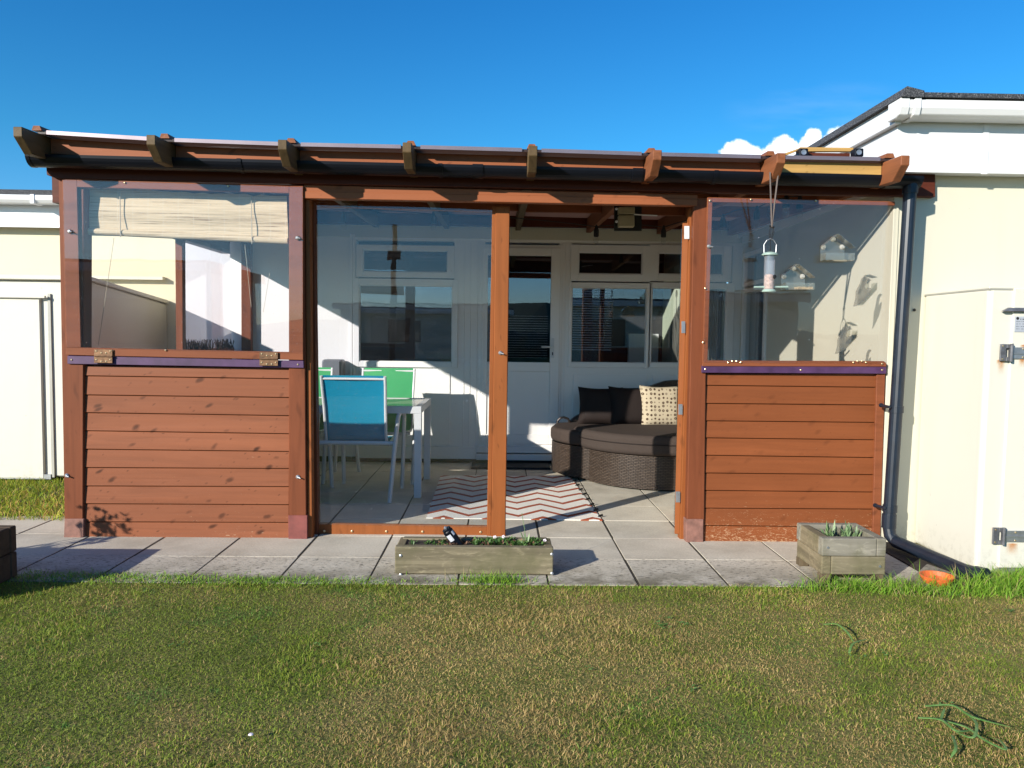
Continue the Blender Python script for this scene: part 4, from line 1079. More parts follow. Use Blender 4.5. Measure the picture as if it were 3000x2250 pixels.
cd.build('cord', plain('beige_cord', (.45, .40, .30), .8), bb)
# --- string lights
sl = thing('string_lights', (0, 6.4, 2.2), 'black string lights with clear bulbs hanging under the porch roof', 'string lights')
pts = [(1747, 680, 6.4), (1944, 682, 6.4), (2118, 650, 5.9), (2217, 628, 5.5), (2343, 595, 5.1)]
BP = [W(u, v, Y) for u, v, Y in pts]
cab = MB(); pth = [W(1100, 690, 6.6)]+[W(1430, 672, 6.5)]
allp = [(-1.6, 6.5, 2.26), (-.55, 6.45, 2.24)]+[(p[0], p[1], p[2]+.045) for p in BP]+[(2.32, 4.8, 2.2)]
cp = []
for i in range(len(allp)-1):
    a, b = np.array(allp[i]), np.array(allp[i+1])
    for k in range(8): t = k/8; q = a*(1-t)+b*t; q[2] -= .05*4*t*(1-t)*(-.4); cp.append(q)
cab.tube(cp, .004, 6); cab.build('cable', 'black', sl)
for p in BP+[W(2303, 592, 4.78), (-.55, 6.45, 2.2), (-1.3, 6.5, 2.2)]:
    s1 = MB().lathe((p[0], p[1], p[2]+.02), [(.007, .04), (.014, .012), (.022, -.005), (.022, -.055), (.016, -.058)], 12); s1.build('socket', 'black', sl)
    MB().lathe((p[0], p[1], p[2]-.03), [(.010, .0), (.018, -.014), (.022, -.035), (.018, -.055), (.007, -.066)], 12).build('bulb', 'bulb_glass', sl, smooth=True)
# --- beige electrical box
eb = thing('junction_box', W(1837, 640, 5.45), 'two stacked beige electrical boxes on the underside of the porch roof', 'electrical box')
MB().rect(1813, 606, 1860, 627, 5.45, .06).build('box', 'beigebox', eb, bevel=.004); MB().rect(1813, 630, 1859, 664, 5.45, .06).build('box', 'beigebox', eb, bevel=.004)
MB().rect(1800, 602, 1880, 676, 5.515, .02).build('back_board', 'black', eb); 
for v in (612, 649): p = W(1806, v, 5.44); MB().lathe(p, [(.010, 0), (.009, .01), (.004, .016)], 12, (0, -1, 0)).build('knob', 'white_metal', eb)
MB().tube([W(1858, 628, 5.44), W(1925, 632, 5.6)], .005, 6).build('cable', 'white_metal', eb)
# --- hanging bird feeder
YFd = 4.40
fdr = thing('bird_feeder', W(2255, 850, YFd), 'clear tube bird feeder with green lid hanging from a rafter outside the right panel', 'bird feeder')
c0 = W(2257, 748, YFd); c1 = W(2251, 845, YFd); lid = W(2259, 744, YFd)
zt_, zb2 = c0[2], W(2252, 848, YFd)[2]; xx = c0[0]-.003
MB().lathe((xx, YFd, zb2), [(.030, 0), (.030, zt_-zb2)], 20).build('tube', 'tube_plastic', fdr, smooth=False)
zsd = W(2250, 812, YFd)[2]; MB().lathe((xx, YFd, zb2+.002), [(.027, 0), (.027, zsd-zb2), (.022, zsd-zb2+.012), (.004, zsd-zb2+.016)], 16).build('seed', plain('bird_seed', (.50, .33, .25), .9, 0, .6, nscale=90, bump=.8), fdr)
gm_ = plain('pale_green_plastic', (.30, .40, .34), .45)
MB().lathe((xx, YFd, zt_), [(.045, 0), (.045, .006), (.036, .014), (.012, .020)], 20).build('lid', gm_, fdr)
MB().lathe((xx, YFd, zb2-.014), [(.038, 0), (.039, .006), (.032, .014)], 20).build('tray', gm_, fdr)
MB().tube([(xx-.085, YFd, zb2+.012), (xx+.11, YFd, zb2+.016)], .006, 8).build('perch', gm_, fdr)
MB().lathe((xx+.020, YFd-.030, zb2+.07), [(.012, 0), (.010, .006)], 12, (.3, -1, 0)).build('port', 'black', fdr)
hz = W(2257, 700, YFd)[2]
MB().tube([(xx-.033, YFd, zt_-.005), (xx-.036, YFd, zt_+.06), (xx-.02, YFd, hz-.008), (xx, YFd, hz+.002), (xx+.02, YFd, hz-.008), (xx+.036, YFd, zt_+.06), (xx+.033, YFd, zt_-.005)], .0028, 6).build('handle', 'steel', fdr)
kn = W(2261, 665, YFd); t1 = W(2256, 505, 4.30); t2 = W(2280, 505, 4.30)
st_ = MB()
st_.tube([kn, ((kn[0]+t1[0])/2, (kn[1]+t1[1])/2, (kn[2]+t1[2])/2), t1], .0075, 6, flat=(1.3, .5)); st_.tube([kn, t2], .0075, 6, flat=(1.3, .5)); st_.build('strap', 'strap', fdr)
wl = MB()
for dx in (-.012, -.004, .006, .014): wl.tube([(kn[0]+dx*.6, YFd, kn[2]), (kn[0]+dx, YFd, (kn[2]+hz)/2), (xx+dx*.5, YFd, hz-.005)], .002, 5)
wl.tube([(kn[0]-.012, YFd, kn[2]+.006), (kn[0]+.014, YFd, kn[2]-.004)], .006, 6); wl.tube([(xx, YFd, hz), (xx+.003, YFd, zt_+.02)], .0016, 5); wl.build('wire', 'black', fdr)
# --- acrylic window feeders (on the inside of the pane)
def wfeed(u0, v0, label, seed=False):
    # local zoom-free layout: u0,v0 = centre-left-bottom of tray in photo px
    Y = YF-.034
    o = thing('window_feeder', W(u0+40, v0-30, Y), label, 'bird feeder', 'clear house shaped feeders stuck on the right panel')
    MB().px([(u0, v0-40), (u0+33, v0-73), (u0+70, v0-40), (u0+70, v0), (u0, v0)], Y, .004).build('back', 'feeder_acrylic', o)
    rfm = MB(); A = W(u0+38, v0-77, Y); B_ = W(u0+86, v0-38, Y); rfm.hexa([(A[0], Y-.07, A[2]-.004), (B_[0], Y-.07, B_[2]-.004), (B_[0], Y-.07, B_[2]), (A[0], Y-.07, A[2]), (A[0], Y, A[2]-.004), (B_[0], Y, B_[2]-.004), (B_[0], Y, B_[2]), (A[0], Y, A[2])])
    A = W(u0-2, v0-44, Y); B_ = W(u0+38, v0-77, Y); rfm.hexa([(A[0], Y-.05, A[2]-.004), (B_[0], Y-.05, B_[2]-.004), (B_[0], Y-.05, B_[2]), (A[0], Y-.05, A[2]), (A[0], Y, A[2]-.004), (B_[0], Y, B_[2]-.004), (B_[0], Y, B_[2]), (A[0], Y, A[2])])
    rfm.build('roof', 'feeder_acrylic', o)
    A = W(u0, v0-22, Y); B_ = W(u0+83, v0, Y); t = MB()
    t.box(A[0], B_[0], Y-.075, Y-.071, B_[2], A[2]); t.box(A[0], B_[0], Y-.071, Y, B_[2], B_[2]+.004); t.box(A[0], A[0]+.004, Y-.071, Y, B_[2]+.004, A[2]); t.box(B_[0]-.004, B_[0], Y-.071, Y, B_[2]+.004, A[2])
    t.build('tray', 'feeder_acrylic', o)
    for (du, dv) in ((9, -42), (37, -65), (63, -42)):
        p = W(u0+du, v0+dv, Y-.001); MB().lathe(p, [(.016, 0), (.013, .004), (.006, .010), (.007, .018)], 12, (0, -1, 0)).build('suction_cup', 'cup', o)
    if seed:
        A = W(u0+38, v0-10, Y); MB().box(A[0], B_[0]-.006, Y-.068, Y-.004, B_[2]+.005, A[2]).build('seed', plain('seed_fill', (.50, .36, .22), .9, 0, .5, nscale=80, bump=.6), o)
wfeed(2404, 766, 'clear empty house shaped feeder stuck high on the right panel')
wfeed(2288, 852, 'clear house shaped feeder with seed in its tray, beside the hanging tube feeder', True)
# --- bird decals
dec = clear('grey_bird_decal', (.74, .73, .71), .05, .2, 0, .13, (.42, .40, .36))
def bird(u, v, label, s=1.0):
    pts = [(0, 78), (-6, 100), (2, 99), (30, 82), (44, 62), (46, 46), (36, 44), (32, 50), (28, 42), (36, 26), (48, 24), (36, 14), (26, 12), (18, 18), (14, 32), (2, 55)]
    o = thing('bird_silhouette', W(u, v, YF-.03), label, 'decal', 'grey bird silhouettes stuck on the right panel')
    MB().px([(u+a*s, v+b*s) for a, b in pts[::-1]][::-1], YF-.0275, .003).build('sheet', dec, o)
bird(2506, 798, 'grey bird silhouette sticker near the right edge of the clear panel')
bird(2452, 942, 'grey bird silhouette sticker low on the clear panel, below the feeder strap shadow', .95)
# --- furniture
def chair(loc, ang, label, fab, group):
    o = thing('garden_chair', loc, label, 'chair', group)
    ca, sa = cos(ang), sin(ang)
    T = lambda p: (loc[0]+p[0]*ca-p[1]*sa, loc[1]+p[0]*sa+p[1]*ca, p[2])
    for sx in (-1, 1):
        X = .262*sx
        arm = [(X*1.0, -.10, 0), (X*1.08, -.035, .33), (X*1.13, 0.02, .53), (X*1.15, .07, .615), (X*1.16, .13, .645), (X*1.16, .22, .655), (X*1.16, .36, .64), (X*1.16, .42, .59), (X*1.12, .45, .30), (X*1.08, .47, 0)]
        MB().tube([T(p) for p in arm], .028, 8, flat=(1.0, .6)).build('leg', 'white_metal', o)
        bk = [(X*.86, .44, .43), (X*.86, .1, .40), (X*.86, .02, .42), (X*.85, -.02, .50), (X*.86, -.065, .70), (X*.88, -.11, .86), (X*.88, -.135, .935)]
        MB().tube([T(p) for p in bk], .011, 8).build('back_frame', 'white_metal', o)
    MB().tube([T((-.285, 0, .43)), T((.285, 0, .43))], .016, 8).build('stretcher', 'white_metal', o)
    MB().tube([T((-.23, -.125, .915)), T((.23, -.125, .915))], .009, 8).build('top_rail', 'white_metal', o)
    MB().tube([T((-.26, .44, .42)), T((.26, .44, .42))], .012, 8).build('stretcher', 'white_metal', o)
    pr = [(-.137, .94), (-.105, .86), (-.058, .70), (-.012, .50), (.03, .425), (.12, .405), (.28, .41), (.45, .43)]
    vs = []; fs = []; w = .220
    for th_ in (0, .004):
        for (y, z) in pr:
            for k in range(5): x = -w+2*w*k/4; vs.append(T((x, y+th_-.010*(1-(2*k/4-1)**2)*(z > .45)*-1, z-th_)))
    m5 = 5; n5 = len(pr)
    for i in range(n5-1):
        for k in range(4): a = i*m5+k; fs.append((a, a+1, a+m5+1, a+m5)); b = a+n5*m5; fs.append((b+m5, b+m5+1, b+1, b))
    MB().add(vs, fs).build('sling', fab, o, smooth=True)
    return o
chair((-1.05, 5.72, 0), 0, 'blue sling garden chair with white metal frame, its back to the viewer', 'blue', 'sling chairs round the garden table')
chair((-.985, 6.82, 0), pi, 'green sling garden chair behind the table, nearest the white door', 'green', 'sling chairs round the garden table')
chair((-1.72, 6.80, 0), pi, 'green sling garden chair behind the table by the grey wall box', 'green', 'sling chairs round the garden table')
tb = thing('garden_table', (-1.3, 6.2, 0), 'white metal garden table with beige top between the blue and green chairs', 'table')
tx0, tx1, ty0, ty1, tz = -2.05, -.575, 5.80, 6.62, .70
fr_ = MB(); 
fr_.box(tx0, tx1, ty0, ty0+.05, tz-.055, tz); fr_.box(tx0, tx1, ty1-.05, ty1, tz-.055, tz); fr_.box(tx0, tx0+.05, ty0+.05, ty1-.05, tz-.055, tz); fr_.box(tx1-.05, tx1, ty0+.05, ty1-.05, tz-.055, tz)
fr_.build('frame', 'white_metal', tb, bevel=.003)
MB().box(tx0+.05, tx1-.05, ty0+.05, ty1-.05, tz-.012, tz-.004).build('tabletop', 'tabletop', tb)
for (x, y) in ((tx0, ty0), (tx1-.055, ty0), (tx0, ty1-.055), (tx1-.055, ty1-.055)): MB().box(x, x+.055, y+.001, y+.054, 0, tz-.055).build('leg', 'white_metal', tb, bevel=.003)
gb = thing('wall_box', (-1.56, 7.3, .6), 'dark grey box on the back wall behind the left green chair', 'box')
MB().box(-1.665, -1.475, 7.28, 7.46, .55, 1.0).build('body', 'greybox', gb, bevel=.02, seg=2)
MB().box(-1.652, -1.49, 7.270, 7.284, .57, .985).build('front_cover', 'greybox', gb, bevel=.008)
# --- wicker daybed
def outline(c, rx, ry, a0, a1, n, extra=()):
    pts = [(c[0]+rx*cos(radians(a0+(a1-a0)*k/n)), c[1]+ry*sin(radians(a0+(a1-a0)*k/n))) for k in range(n+1)]
    return pts+list(extra)
def wickbase(poly, z0, z1, name, par):
    b = MB(); n = len(poly); vs = []; uv = []; fs = []; s = 0
    for i in range(n+1):
        p = poly[i % n]
        if i: q = poly[i-1]; s += sqrt((p[0]-q[0])**2+(p[1]-q[1])**2)
        vs += [(p[0], p[1], z0), (p[0], p[1], z1)]; uv += [(s, z0), (s, z1)]
    for i in range(n): fs.append((2*i, 2*i+2, 2*i+3, 2*i+1))
    fs.append(tuple(2*i+1 for i in range(n))); b.add(vs, fs); b.uv = uv; return b.build(name, 'wicker', par)
sf = thing('wicker_daybed', (1.3, 7.1, 0), 'curved brown wicker daybed with backrest, set against the back wall right of the door', 'sofa')
rear = outline((1.30, 6.98), .80, .66, 180, 270, 14)+[(2.05, 6.32), (2.10, 7.42), (.78, 7.42)]
rear = [(.50, 6.98)]+outline((1.30, 6.98), .80, .62, 184, 268, 14)+[(2.12, 6.40), (2.12, 7.40), (.66, 7.40), (.55, 7.28)]
wickbase(rear, .03, .30, 'base', sf)
cu = MB().prism([(x*1.0, y) for x, y in [( .49, 7.0)]+outline((1.30, 6.98), .815, .635, 184, 268, 14)+[(2.12, 6.40), (2.12, 7.32), (.68, 7.34), (.54, 7.22)]], .305, .43)
cu.build('seat_cushion', 'seatfab', sf, bevel=.035, seg=4, smooth=True)
# backrest: curved shell rising to the right
b = MB(); vs = []; uv = []; fs = []; nB = 20
for k in range(nB+1):
    t = k/nB; x = .68+1.42*t; y = 7.40-.04*sin(pi*t); zt2 = .42+.42*min(1, (t*1.5))**.75
    vs += [(x, y, .30), (x, y, zt2), (x, y-.06, zt2), (x, y-.06, .30)]; uv += [(x, .3), (x, zt2), (x, zt2+.06), (x, zt2+.06+zt2-.3)]
for k in range(nB):
    a = 4*k; c_ = a+4; fs += [(a+3, c_+3, c_+2, a+2), (a+2, c_+2, c_+1, a+1), (a+1, c_+1, c_, a)]
fs += [(0, 3, 2, 1)]
b.add(vs, fs); b.uv = uv; b.build('backrest', 'wicker', sf)
hp = [W(1632, 1248, 7.25), W(1634, 1232, 7.25), W(1642, 1224, 7.25), W(1652, 1222, 7.25), W(1664, 1227, 7.25), W(1671, 1240, 7.25), W(1673, 1256, 7.25)]
MB().tube(hp, .011, 8).build('handle', 'wicker', sf)
ot = thing('wicker_ottoman', (1.42, 6.7, 0), 'rounded brown wicker ottoman with thick cushion in front of the daybed', 'ottoman')
front = outline((1.42, 6.80), .70, .685, 184, 356, 28)+[(2.05, 6.95), (1.42, 6.99), (.80, 6.92)]
wickbase(front, .015, .285, 'base', ot)
MB().prism(outline((1.42, 6.80), .755, .735, 184, 356, 28)+[(2.1, 6.98), (1.42, 7.02), (.76, 6.96)], .29, .455).build('cushion', 'seatfab', ot, bevel=.045, seg=5, smooth=True)
pp_ = outline((1.42, 6.80), .762, .742, 190, 350, 30); MB().tube([(x, y, .385) for x, y in pp_], .004, 5).build('piping', 'pillowdark', ot)
def pillow(c, w, h, t, rz, tilt, mat, label, group):
    o = thing('pillow', c, label, 'pillow', group)
    n = 14; vs = []; fs = []
    R_ = Matrix.Rotation(rz, 3, 'Z') @ Matrix.Rotation(tilt, 3, 'X')
    for side in (-1, 1):
        for j in range(n+1):
            for i in range(n+1):
                a = 2*i/n-1; b_ = 2*j/n-1
                pin = 1-.10*(1-abs(b_)**2)*abs(a)**4; pin2 = 1-.10*(1-abs(a)**2)*abs(b_)**4
                th_ = t*((1-a**4)*(1-b_**4))**.6
                p = R_ @ Vector((a*w/2*pin, side*th_/2, b_*h/2*pin2)); vs.append((c[0]+p.x, c[1]+p.y, c[2]+p.z))
    m = n+1
    for sd_ in (0, 1):
        for j in range(n):
            for i in range(n):
                k = sd_*m*m+j*m+i; q = (k, k+1, k+m+1, k+m); fs.append(q if sd_ == 0 else q[::-1])
    MB().add(vs, fs).build('cover', mat, o, smooth=True)
G_ = 'pillows propped on the wicker daybed'
pillow((.96, 7.16, .60), .42, .36, .13, -.1, radians(-12), 'pillowdark', 'dark brown pillow at the left end of the daybed', G_)
pillow((1.24, 7.10, .605), .42, .38, .14, .08, radians(-14), 'pillowdark', 'dark brown pillow leaning beside the patterned pillow', G_)
pillow((1.50, 7.0, .615), .40, .40, .13, .1, radians(-14), 'pillowpat', 'cream pillow with brown dot pattern next to the dark pillows', G_)
pillow((1.84, 6.92, .61), .38, .38, .12, .35, radians(-12), 'pillowpat', 'cream dotted pillow at the right end, half hidden by the door post', G_)
# --- rug, door mat
rg = MB(); q0 = WG(1249, 1520); q1 = WG(1765, 1527); q2 = WG(1669, 1397); q3 = WG(1291, 1395)
vs = []; fs = []; nu, nv = 30, 30
for k in (0, 1):
    for j in range(nv+1):
        for i in range(nu+1):
            s, t = i/nu, j/nv
            p = (np.array(q0)*(1-s)+np.array(q1)*s)*(1-t)+(np.array(q3)*(1-s)+np.array(q2)*s)*t
            zz = .008+.003*sin(s*11+t*4)*sin(t*9); vs.append((p[0], p[1], .0025 if k == 0 else zz))
m = nu+1; mm = m*(nv+1)
for j in range(nv):
    for i in range(nu): a = mm+j*m+i; fs.append((a, a+1, a+m+1, a+m))
bd = [i for i in range(m)]+[j*m+nu for j in range(1, nv+1)]+[nv*m+i for i in range(nu-1, -1, -1)]+[j*m for j in range(nv-1, 0, -1)]
for i in range(len(bd)): a, b_ = bd[i], bd[(i+1) % len(bd)]; fs.append((a, b_, b_+mm, a+mm))
ro = rg.add(vs, fs).build('rug', 'rug'); tag(ro, 'cream rug with rust orange zigzag stripes on the patio slabs', 'rug')
fr2 = MB()
for k in range(9):
    t = (k+.5)/9; p = np.array(q1)*(1-t)+np.array(q2)*t; fr2.tube([(p[0]-.01, p[1], .012), (p[0]+.02, p[1]+.03, .014)], .008, 5)
fr2.split('edge_loop', 'black', ro)
MB().box(-.24, .50, 7.10, 7.36, .003, .022).build('doormat', 'doormat').__class__
dmo = bpy.data.objects['doormat']; tag(dmo, 'dark flat doormat below the white door step', 'doormat')

# ================================================================== OBJECTS OUTSIDE
def leafclump(mb, c, n, l0, l1, w, spread=1.0, droop=.5):
    for k in range(n):
        a = random.uniform(0, 2*pi); L_ = random.uniform(l0, l1); e = random.uniform(.25, 1.3)/spread
        d = np.array((cos(a)*cos(e), sin(a)*cos(e), sin(e))); s = np.array((-sin(a), cos(a), 0))*w*random.uniform(.6, 1.2)
        p0 = np.array(c)+np.array((random.uniform(-.01, .01), random.uniform(-.01, .01), 0)); p1 = p0+d*L_*.55; p2 = p0+d*L_; p2[2] -= droop*L_*.4*random.random()
        mb.add([p0-s*.3, p0+s*.3, p1+s, p1-s, p2], [(0, 1, 2, 3), (3, 2, 4)])
# long planter
lp_ = thing('wooden_planter', (-.12, 4.0, 0), 'long low weathered wooden trough planter on the paving in front of the open door', 'planter')
x0, x1, y0_, y1_, zt_ = -.52, .297, 3.907, 4.12, .148
MB().box(x0, x1, y0_, y0_+.045, .006, zt_).build('front_board', 'planter', lp_, bevel=.006, seg=2); MB().box(x0+.02, x1-.02, y1_-.045, y1_, .006, zt_).build('back_board', 'planter', lp_, bevel=.006, seg=2)
for a, b in ((x0+.003, x0+.048), (x1-.048, x1-.003)): MB().box(a, b, y0_+.046, y1_-.003, .006, zt_-.004).build('end_board', 'planterY', lp_, bevel=.005)
MB().box(x0+.048, x1-.048, y0_+.045, y1_-.045, .02, zt_-.010).build('soil', 'soil', lp_)
bt = MB()
for (u, v) in ((1174, 1628), (1174, 1684), (1617, 1624), (1617, 1680)): p = W(u, v, y0_); bt.lathe(p, [(.009, 0), (.008, .003), (.004, .005)], 10, (0, -1, 0))
bt.split('bolt', 'steel', lp_)
pt_ = thing('bedding_plants', (0, 4.01, .12), 'small leafy bedding plants with a few white flowers in the long planter', 'plants')
lm = MB(); 
for k in range(60): leafclump(lm, (random.uniform(-.12, .25), random.uniform(3.955, 4.07), .138), 10, .018, .045, .007, 1.1)
for k in range(14): leafclump(lm, (random.uniform(-.46, -.25), random.uniform(3.96, 4.07), .138), 8, .012, .03, .005)
lm.build('leaves', 'leaf', pt_)
lm = MB(); leafclump(lm, (.165, 4.02, .13), 6, .05, .12, .005, .75, .2); lm.tube([(.165, 4.02, .13), (.15, 4.02, .22), (.135, 4.03, .30)], .0016, 5); lm.build('stem', 'leafpale', pt_)
dl_ = MB()
for k in range(60): leafclump(dl_, (random.uniform(-.3, .24), random.uniform(3.955, 4.07), .140), 6, .010, .028, .006)
dl_.build('dry_leaves', plain('dry_brown_leaves', (.16, .085, .05), .9, 0, .5, nscale=50), pt_)
for (u, v) in ((1551, 1602), (1556, 1606), (1546, 1605), (1475, 1572), (1450, 1573), (1596, 1583)):
    p = W(u, v, 3.98 if v > 1590 else 4.05)
    fl_ = MB()
    for a in range(5): an = a*2*pi/5; fl_.lathe((p[0]+.006*cos(an), p[1]-.003, p[2]+.006*sin(an)), [(.0042, 0), (.003, .0015)], 7, (0, -1, .4))
    fl_.build('flower', 'petal', pt_)
# canister
ca = W(1346, 1600, 4.0); cb = W(1306, 1548, 3.985)
cn = thing('solar_spotlight', ca, 'black cylindrical garden spotlight tilted in the soil of the long planter', 'garden light')
ax = np.array(cb)-np.array(ca); Lc = np.linalg.norm(ax)
MB().lathe(ca, [(.024, -.02), (.027, 0), (.027, Lc*.86), (.024, Lc*.90), (.023, Lc*.98)], 20, tuple(ax)).build('body', 'blackpl', cn, smooth=False)
MB().lathe(tuple(np.array(cb)), [(.010, 0), (.009, .008), (.004, .011)], 14, tuple(ax)).build('cap', 'steel', cn)
st_ = MB(); q = Vector((0, 0, 1)).rotation_difference(Vector(tuple(ax)).normalized())
for (a0, a1, h0, h1) in ((-2.35, -1.35, .42, .74), (-.95, -.35, .60, .80)):
    vs = []; n8 = 8
    for k in range(n8+1):
        a = a0+(a1-a0)*k/n8
        for h_ in (h0*Lc, h1*Lc): p = Vector(ca)+q @ Vector((.0276*cos(a), .0276*sin(a), h_)); vs.append(tuple(p))
    st_.add(vs, [(2*k, 2*k+2, 2*k+3, 2*k+1) for k in range(n8)])
st_.build('sticker', plain('white_sticker', (.55, .56, .60), .6, 0, .35, nscale=300), cn)
# square planter, right
sq = thing('wooden_planter', (1.81, 3.97, 0), 'square weathered timber planter stacked from sleepers at the right corner of the patio', 'planter')
x0, x1, y0_, y1_ = 1.655, 1.985, 3.815, 4.155; zA, zB, zC, zD = .232, .140, .046, 0.0
t_ = .05
pn = 'planter_grey'
MB().box(x0+.0, x1-t_, y0_, y0_+t_, zB+.001, zA).build('front_board', pn, sq, bevel=.005, seg=2)
MB().box(x1-t_+.001, x1, y0_+.002, y1_, zB+.001, zA+.001).build('side_board', pn, sq, bevel=.005, seg=2)
MB().box(x0+.001, x1-t_, y1_-t_, y1_-.001, zB+.001, zA).build('back_board', pn, sq, bevel=.005, seg=2)
MB().box(x0+.001, x0+t_, y0_+t_+.001, y1_-t_-.001, zB+.001, zA-.001).build('side_board', 'planterY', sq, bevel=.005, seg=2)
MB().box(x0+t_+.001, x1-.001, y0_+.001, y0_+t_, zC, zB-.001).build('front_board', 'planter', sq, bevel=.005, seg=2)
MB().box(x0+.002, x0+t_, y0_+.003, y1_-.01, zC, zB-.001).build('side_board', 'planterY', sq, bevel=.005, seg=2)
MB().box(x1-t_, x1-.002, y0_+t_+.001, y1_-.002, zC, zB-.001).build('side_board', 'planterY', sq, bevel=.005, seg=2)
for (a, b) in ((x0+.003, y0_+.005), (x1-t_-.004, y0_+.006), (x0+.004, y1_-t_), (x1-t_-.004, y1_-t_)): MB().box(a, a+t_, b, b+t_, 0, zC-.001).build('foot', 'endgrain', sq, bevel=.003)
MB().box(x0+t_, x1-t_, y0_+t_, y1_-t_, .1, .17).build('soil', 'soil', sq)
bt = MB()
for (dx, z_) in ((.03, .185), (.30, .09)): bt.lathe((x0+dx, y0_, z_), [(.007, 0), (.006, .003)], 10, (0, -1, 0))
bt.split('bolt', 'steel', sq)
pl2 = thing('leafy_plant', (1.84, 3.99, .17), 'spiky pale green plant growing in the square planter', 'plant')
lm = MB()
for k in range(9): leafclump(lm, (random.uniform(1.76, 1.90), random.uniform(3.93, 4.06), .175), 9, .05, .12, .006, .8, .8)
lm.build('leaves', 'leafpale', pl2)
# left planter mostly outside the frame
lpn = thing('wooden_planter', (-3.0, 3.6, 0), 'dark timber planter cut off by the left edge, with a bushy plant', 'planter')
x0, x1, y0_, y1_ = -3.5, -2.40, 3.38, 3.84
for (a, b) in ((.005, .130), (.134, .262)):
    MB().box(x0, x1, y0_, y0_+.05, a, b).build('front_board', 'planterdark', lpn, bevel=.005); MB().box(x0, x1, y1_-.05, y1_, a, b).build('back_board', 'planterdark', lpn, bevel=.005)
    MB().box(x1-.05, x1-.001, y0_+.051, y1_-.051, a, b).build('side_board', 'planterdark', lpn, bevel=.005); MB().box(x0+.001, x0+.05, y0_+.051, y1_-.051, a, b).build('side_board', 'planterdark', lpn)
MB().box(x0+.05, x1-.05, y0_+.05, y1_-.05, .1, .225).build('soil', 'soil', lpn)
bs = thing('leafy_plant', (-3.3, 3.6, .2), 'bushy dark plant in the left planter whose shadow falls on the cladding', 'plant')
lm = MB()
for k in range(70):
    a = random.uniform(0, 2*pi); r_ = random.random()**.6*.14; leafclump(lm, (-3.29+r_*cos(a), 3.62+r_*sin(a)*.6, .30+random.random()**1.1*.32), 9, .02, .05, .010, 1.0)
for k in range(5): a = random.uniform(-.10, .02); lm.tube([(-3.29+a, 3.62, .22), (-3.29+a*1.6, 3.62, .52+random.random()*.14)], .004, 5); leafclump(lm, (-3.29+a*1.6, 3.62, .60+random.random()*.08), 8, .02, .035, .010)
lm.build('leaves', 'leafdark', bs)
# terracotta saucer
tp = WG(2744, 1712)
ts = MB().lathe((tp[0], tp[1], 0), [(.055, 0), (.075, .03), (.082, .048), (.076, .048), (.066, .028), (.05, .012), (.001, .012)], 24)
tag(ts.build('terracotta_saucer', 'terracotta', smooth=False), 'bright orange terracotta saucer in the grass beside the ground pipe', 'saucer')
# broken slab piece under it
p0, p1, p2, p3 = WG(2652, 1712), WG(2715, 1655), WG(2830, 1695), WG(2790, 1725)
bs_ = MB().prism([(p0[0], p0[1]), (p3[0], p3[1]), (p2[0], p2[1]), (p1[0], p1[1])], -.01, .008)
tag(bs_.build('concrete_offcut', 'slab', bevel=.004), 'grey triangular concrete slab offcut beneath the orange saucer', 'slab')
# two battens + black spotlights on the roof, right end
rb = thing('roof_rack', (2.0, 4.55, 2.36), 'wooden batten frame lying on the porch roof near its right end', 'batten frame')
a = W(2330, 432, 4.62); b = W(2500, 440, 4.62)
MB().px([(2345, 431), (2500, 433), (2500, 443), (2345, 443)], 4.72, .03).build('batten', 'yellowwood', rb); MB().px([(2290, 452), (2342, 434), (2355, 434), (2305, 454)], 4.55, .03).build('batten', 'yellowwood', rb)
MB().px([(2340, 447), (2490, 449), (2490, 458), (2340, 458)], 4.55, .05).build('batten', 'beam', rb)
for (u, lab) in ((2355, 'small black solar spotlight on the roof battens, left of the pair'), (2517, 'small black solar spotlight on the roof battens, right of the pair')):
    so2 = thing('solar_light', W(u, 445, 4.5), lab, 'solar light', 'black solar spotlights on the porch roof')
    MB().px([(u-13, 434), (u+14, 434), (u+14, 458), (u-13, 458)], 4.50, .06).build('housing', 'blackpl', so2, bevel=.006, seg=2)
    p = W(u, 446, 4.50); MB().lathe((p[0], 4.502, p[2]), [(.017, 0), (.015, .004), (.006, .003)], 14, (0, -1, 0)).build('lens', 'steel', so2)
    MB().box(p[0]-.01, p[0]+.01, 4.52, 4.55, p[2]-.06, p[2]-.02).build('bracket', 'blackpl', so2)
# loose leaves on the lawn
def smooth(P_, n=6):
    P_ = [np.array(p) for p in P_]; Q = [2*P_[0]-P_[1]]+P_+[2*P_[-1]-P_[-2]]; out = []
    for i in range(1, len(Q)-2):
        for k in range(n):
            t = k/n; a, b, c, d = Q[i-1], Q[i], Q[i+1], Q[i+2]
            out.append(.5*((2*b)+(c-a)*t+(2*a-5*b+4*c-d)*t*t+(3*b-a-3*c+d)*t**3))
    return out+[P_[-1]]
def lawnleaf(paths, label):
    o = thing('fallen_stem', WG(*paths[0][0]), label, 'leaf', 'long green stems lying on the lawn')
    mb = MB()
    for P_ in paths:
        pp = smooth([WG(u, v, .022+.012*sin(pi*i/(len(P_)-1))) for i, (u, v) in enumerate(P_)]); mb.tube(pp, [.0048*min(1, .35+2.2*(1-i/(len(pp)-1))) for i in range(len(pp))], 5, flat=(1.0, .35))
    mb.build('blade', 'stemleaf', o)
lawnleaf([[(2710, 2068), (2790, 2066), (2850, 2100), (2960, 2130)], [(2690, 2102), (2755, 2108), (2800, 2140), (2850, 2140)], [(2755, 2108), (2830, 2130), (2880, 2165), (2945, 2195), (2930, 2170), (2900, 2160)],
          [(2835, 2090), (2860, 2120), (2850, 2160), (2800, 2145)], [(2755, 2110), (2768, 2075)], [(2790, 2155), (2800, 2190), (2785, 2220)]], 'tangle of long green leaf stems at the lower right of the lawn')
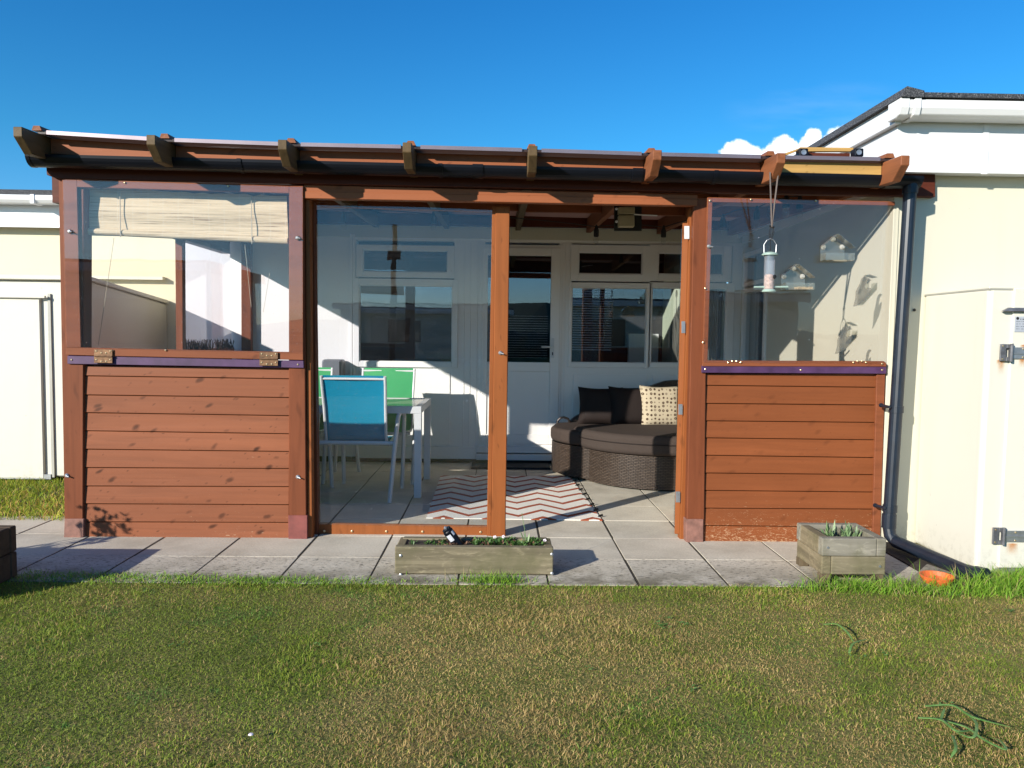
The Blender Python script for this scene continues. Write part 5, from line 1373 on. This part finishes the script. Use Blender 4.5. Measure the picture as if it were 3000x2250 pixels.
lawnleaf([[(2413, 1829), (2450, 1828), (2480, 1850), (2500, 1880)], [(2488, 1912), (2500, 1885), (2540, 1872)]], 'pair of curved green leaf stems in the middle right of the lawn')
pe_ = WG(735, 2152, .02); pm_ = MB().lathe(pe_, [(.008, 0), (.006, .003), (.001, .004)], 10); tag(pm_.build('white_petal', 'petal'), 'single white petal lying on the lawn, bottom left', 'petal')

# ================================================================== BEHIND THE VIEWER (seen reflected in the panes)
def oppchalet(x0, x1, y, h, label, wins):
    o = thing('opposite_chalet', ((x0+x1)/2, y, 0), label, 'house', 'chalets across the lawn behind the viewer')
    MB().box(x0, x1, y-5, y, 0, h).build('wall', 'cream', o); MB().box(x0-.3, x1+.3, y-5.3, y+.35, h, h+.28).build('roof', 'felt', o)
    MB().box(x0-.3, x1+.3, y+.352, y+.40, h-.05, h+.2).build('fascia', 'white_fascia', o)
    for (a, b, z0, z1) in wins: MB().box(a, b, y, y+.03, z0, z1).build('window', 'glass_dark', o)
MAT['glass_dark'] = plain('dark_window_glass', (.01, .012, .015), .05)
oppchalet(-16, -8.5, -13, 3.0, 'cream chalet with dark windows across the lawn, left', [(-15, -13, .9, 2.2), (-11.5, -9.5, .9, 2.2)])
oppchalet(3.0, 11, -19, 2.7, 'cream chalet with dark windows across the lawn, right', [(4, 5.6, .9, 2.1), (6.5, 8, .9, 2.1)])
oppchalet(-7.5, .5, -27, 2.5, 'low cream chalet with dark windows across the lawn, middle', [(-6, -4.2, .9, 2.1), (-2, -.6, .2, 2.1)])
up = thing('utility_pole', (-3.9, -19, 0), 'dark wooden utility pole across the lawn', 'pole')
MB().tube([(-3.9, -19, 0), (-3.85, -19, 5.3)], [.11, .08], 10).build('pole', 'endgrain', up); MB().box(-4.12, -3.62, -19.1, -18.9, 4.0, 4.35).build('transformer', 'endgrain', up)
hd = MB(); 
for k in range(70):
    x = -45+k*1.3; hd.lathe((x, -34+random.uniform(-1.5, 1.5), 0), [(1.2, 0), (1.5, .6), (1.3, 1.1+random.random()*.3), (.6, 1.4+random.random()*.35)], 8)
tag(hd.build('hedge', 'hedge'), kind='stuff')
hl = MB(); vs = [(-90, -75, -.5), (90, -75, -.5)]
hv = []; hf = []
for k in range(31):
    x = -90+6*k; z = 3.6+1.6*sin(k*.5)+.7*sin(k*1.3); hv += [(x, -70, -.4), (x, -85, z), (x, -100, -.4)]
for k in range(30): a = 3*k; hf += [(a, a+1, a+4, a+3), (a+1, a+2, a+5, a+4)]
tag(MB().add(hv, hf).build('hill', 'hill'), kind='structure')
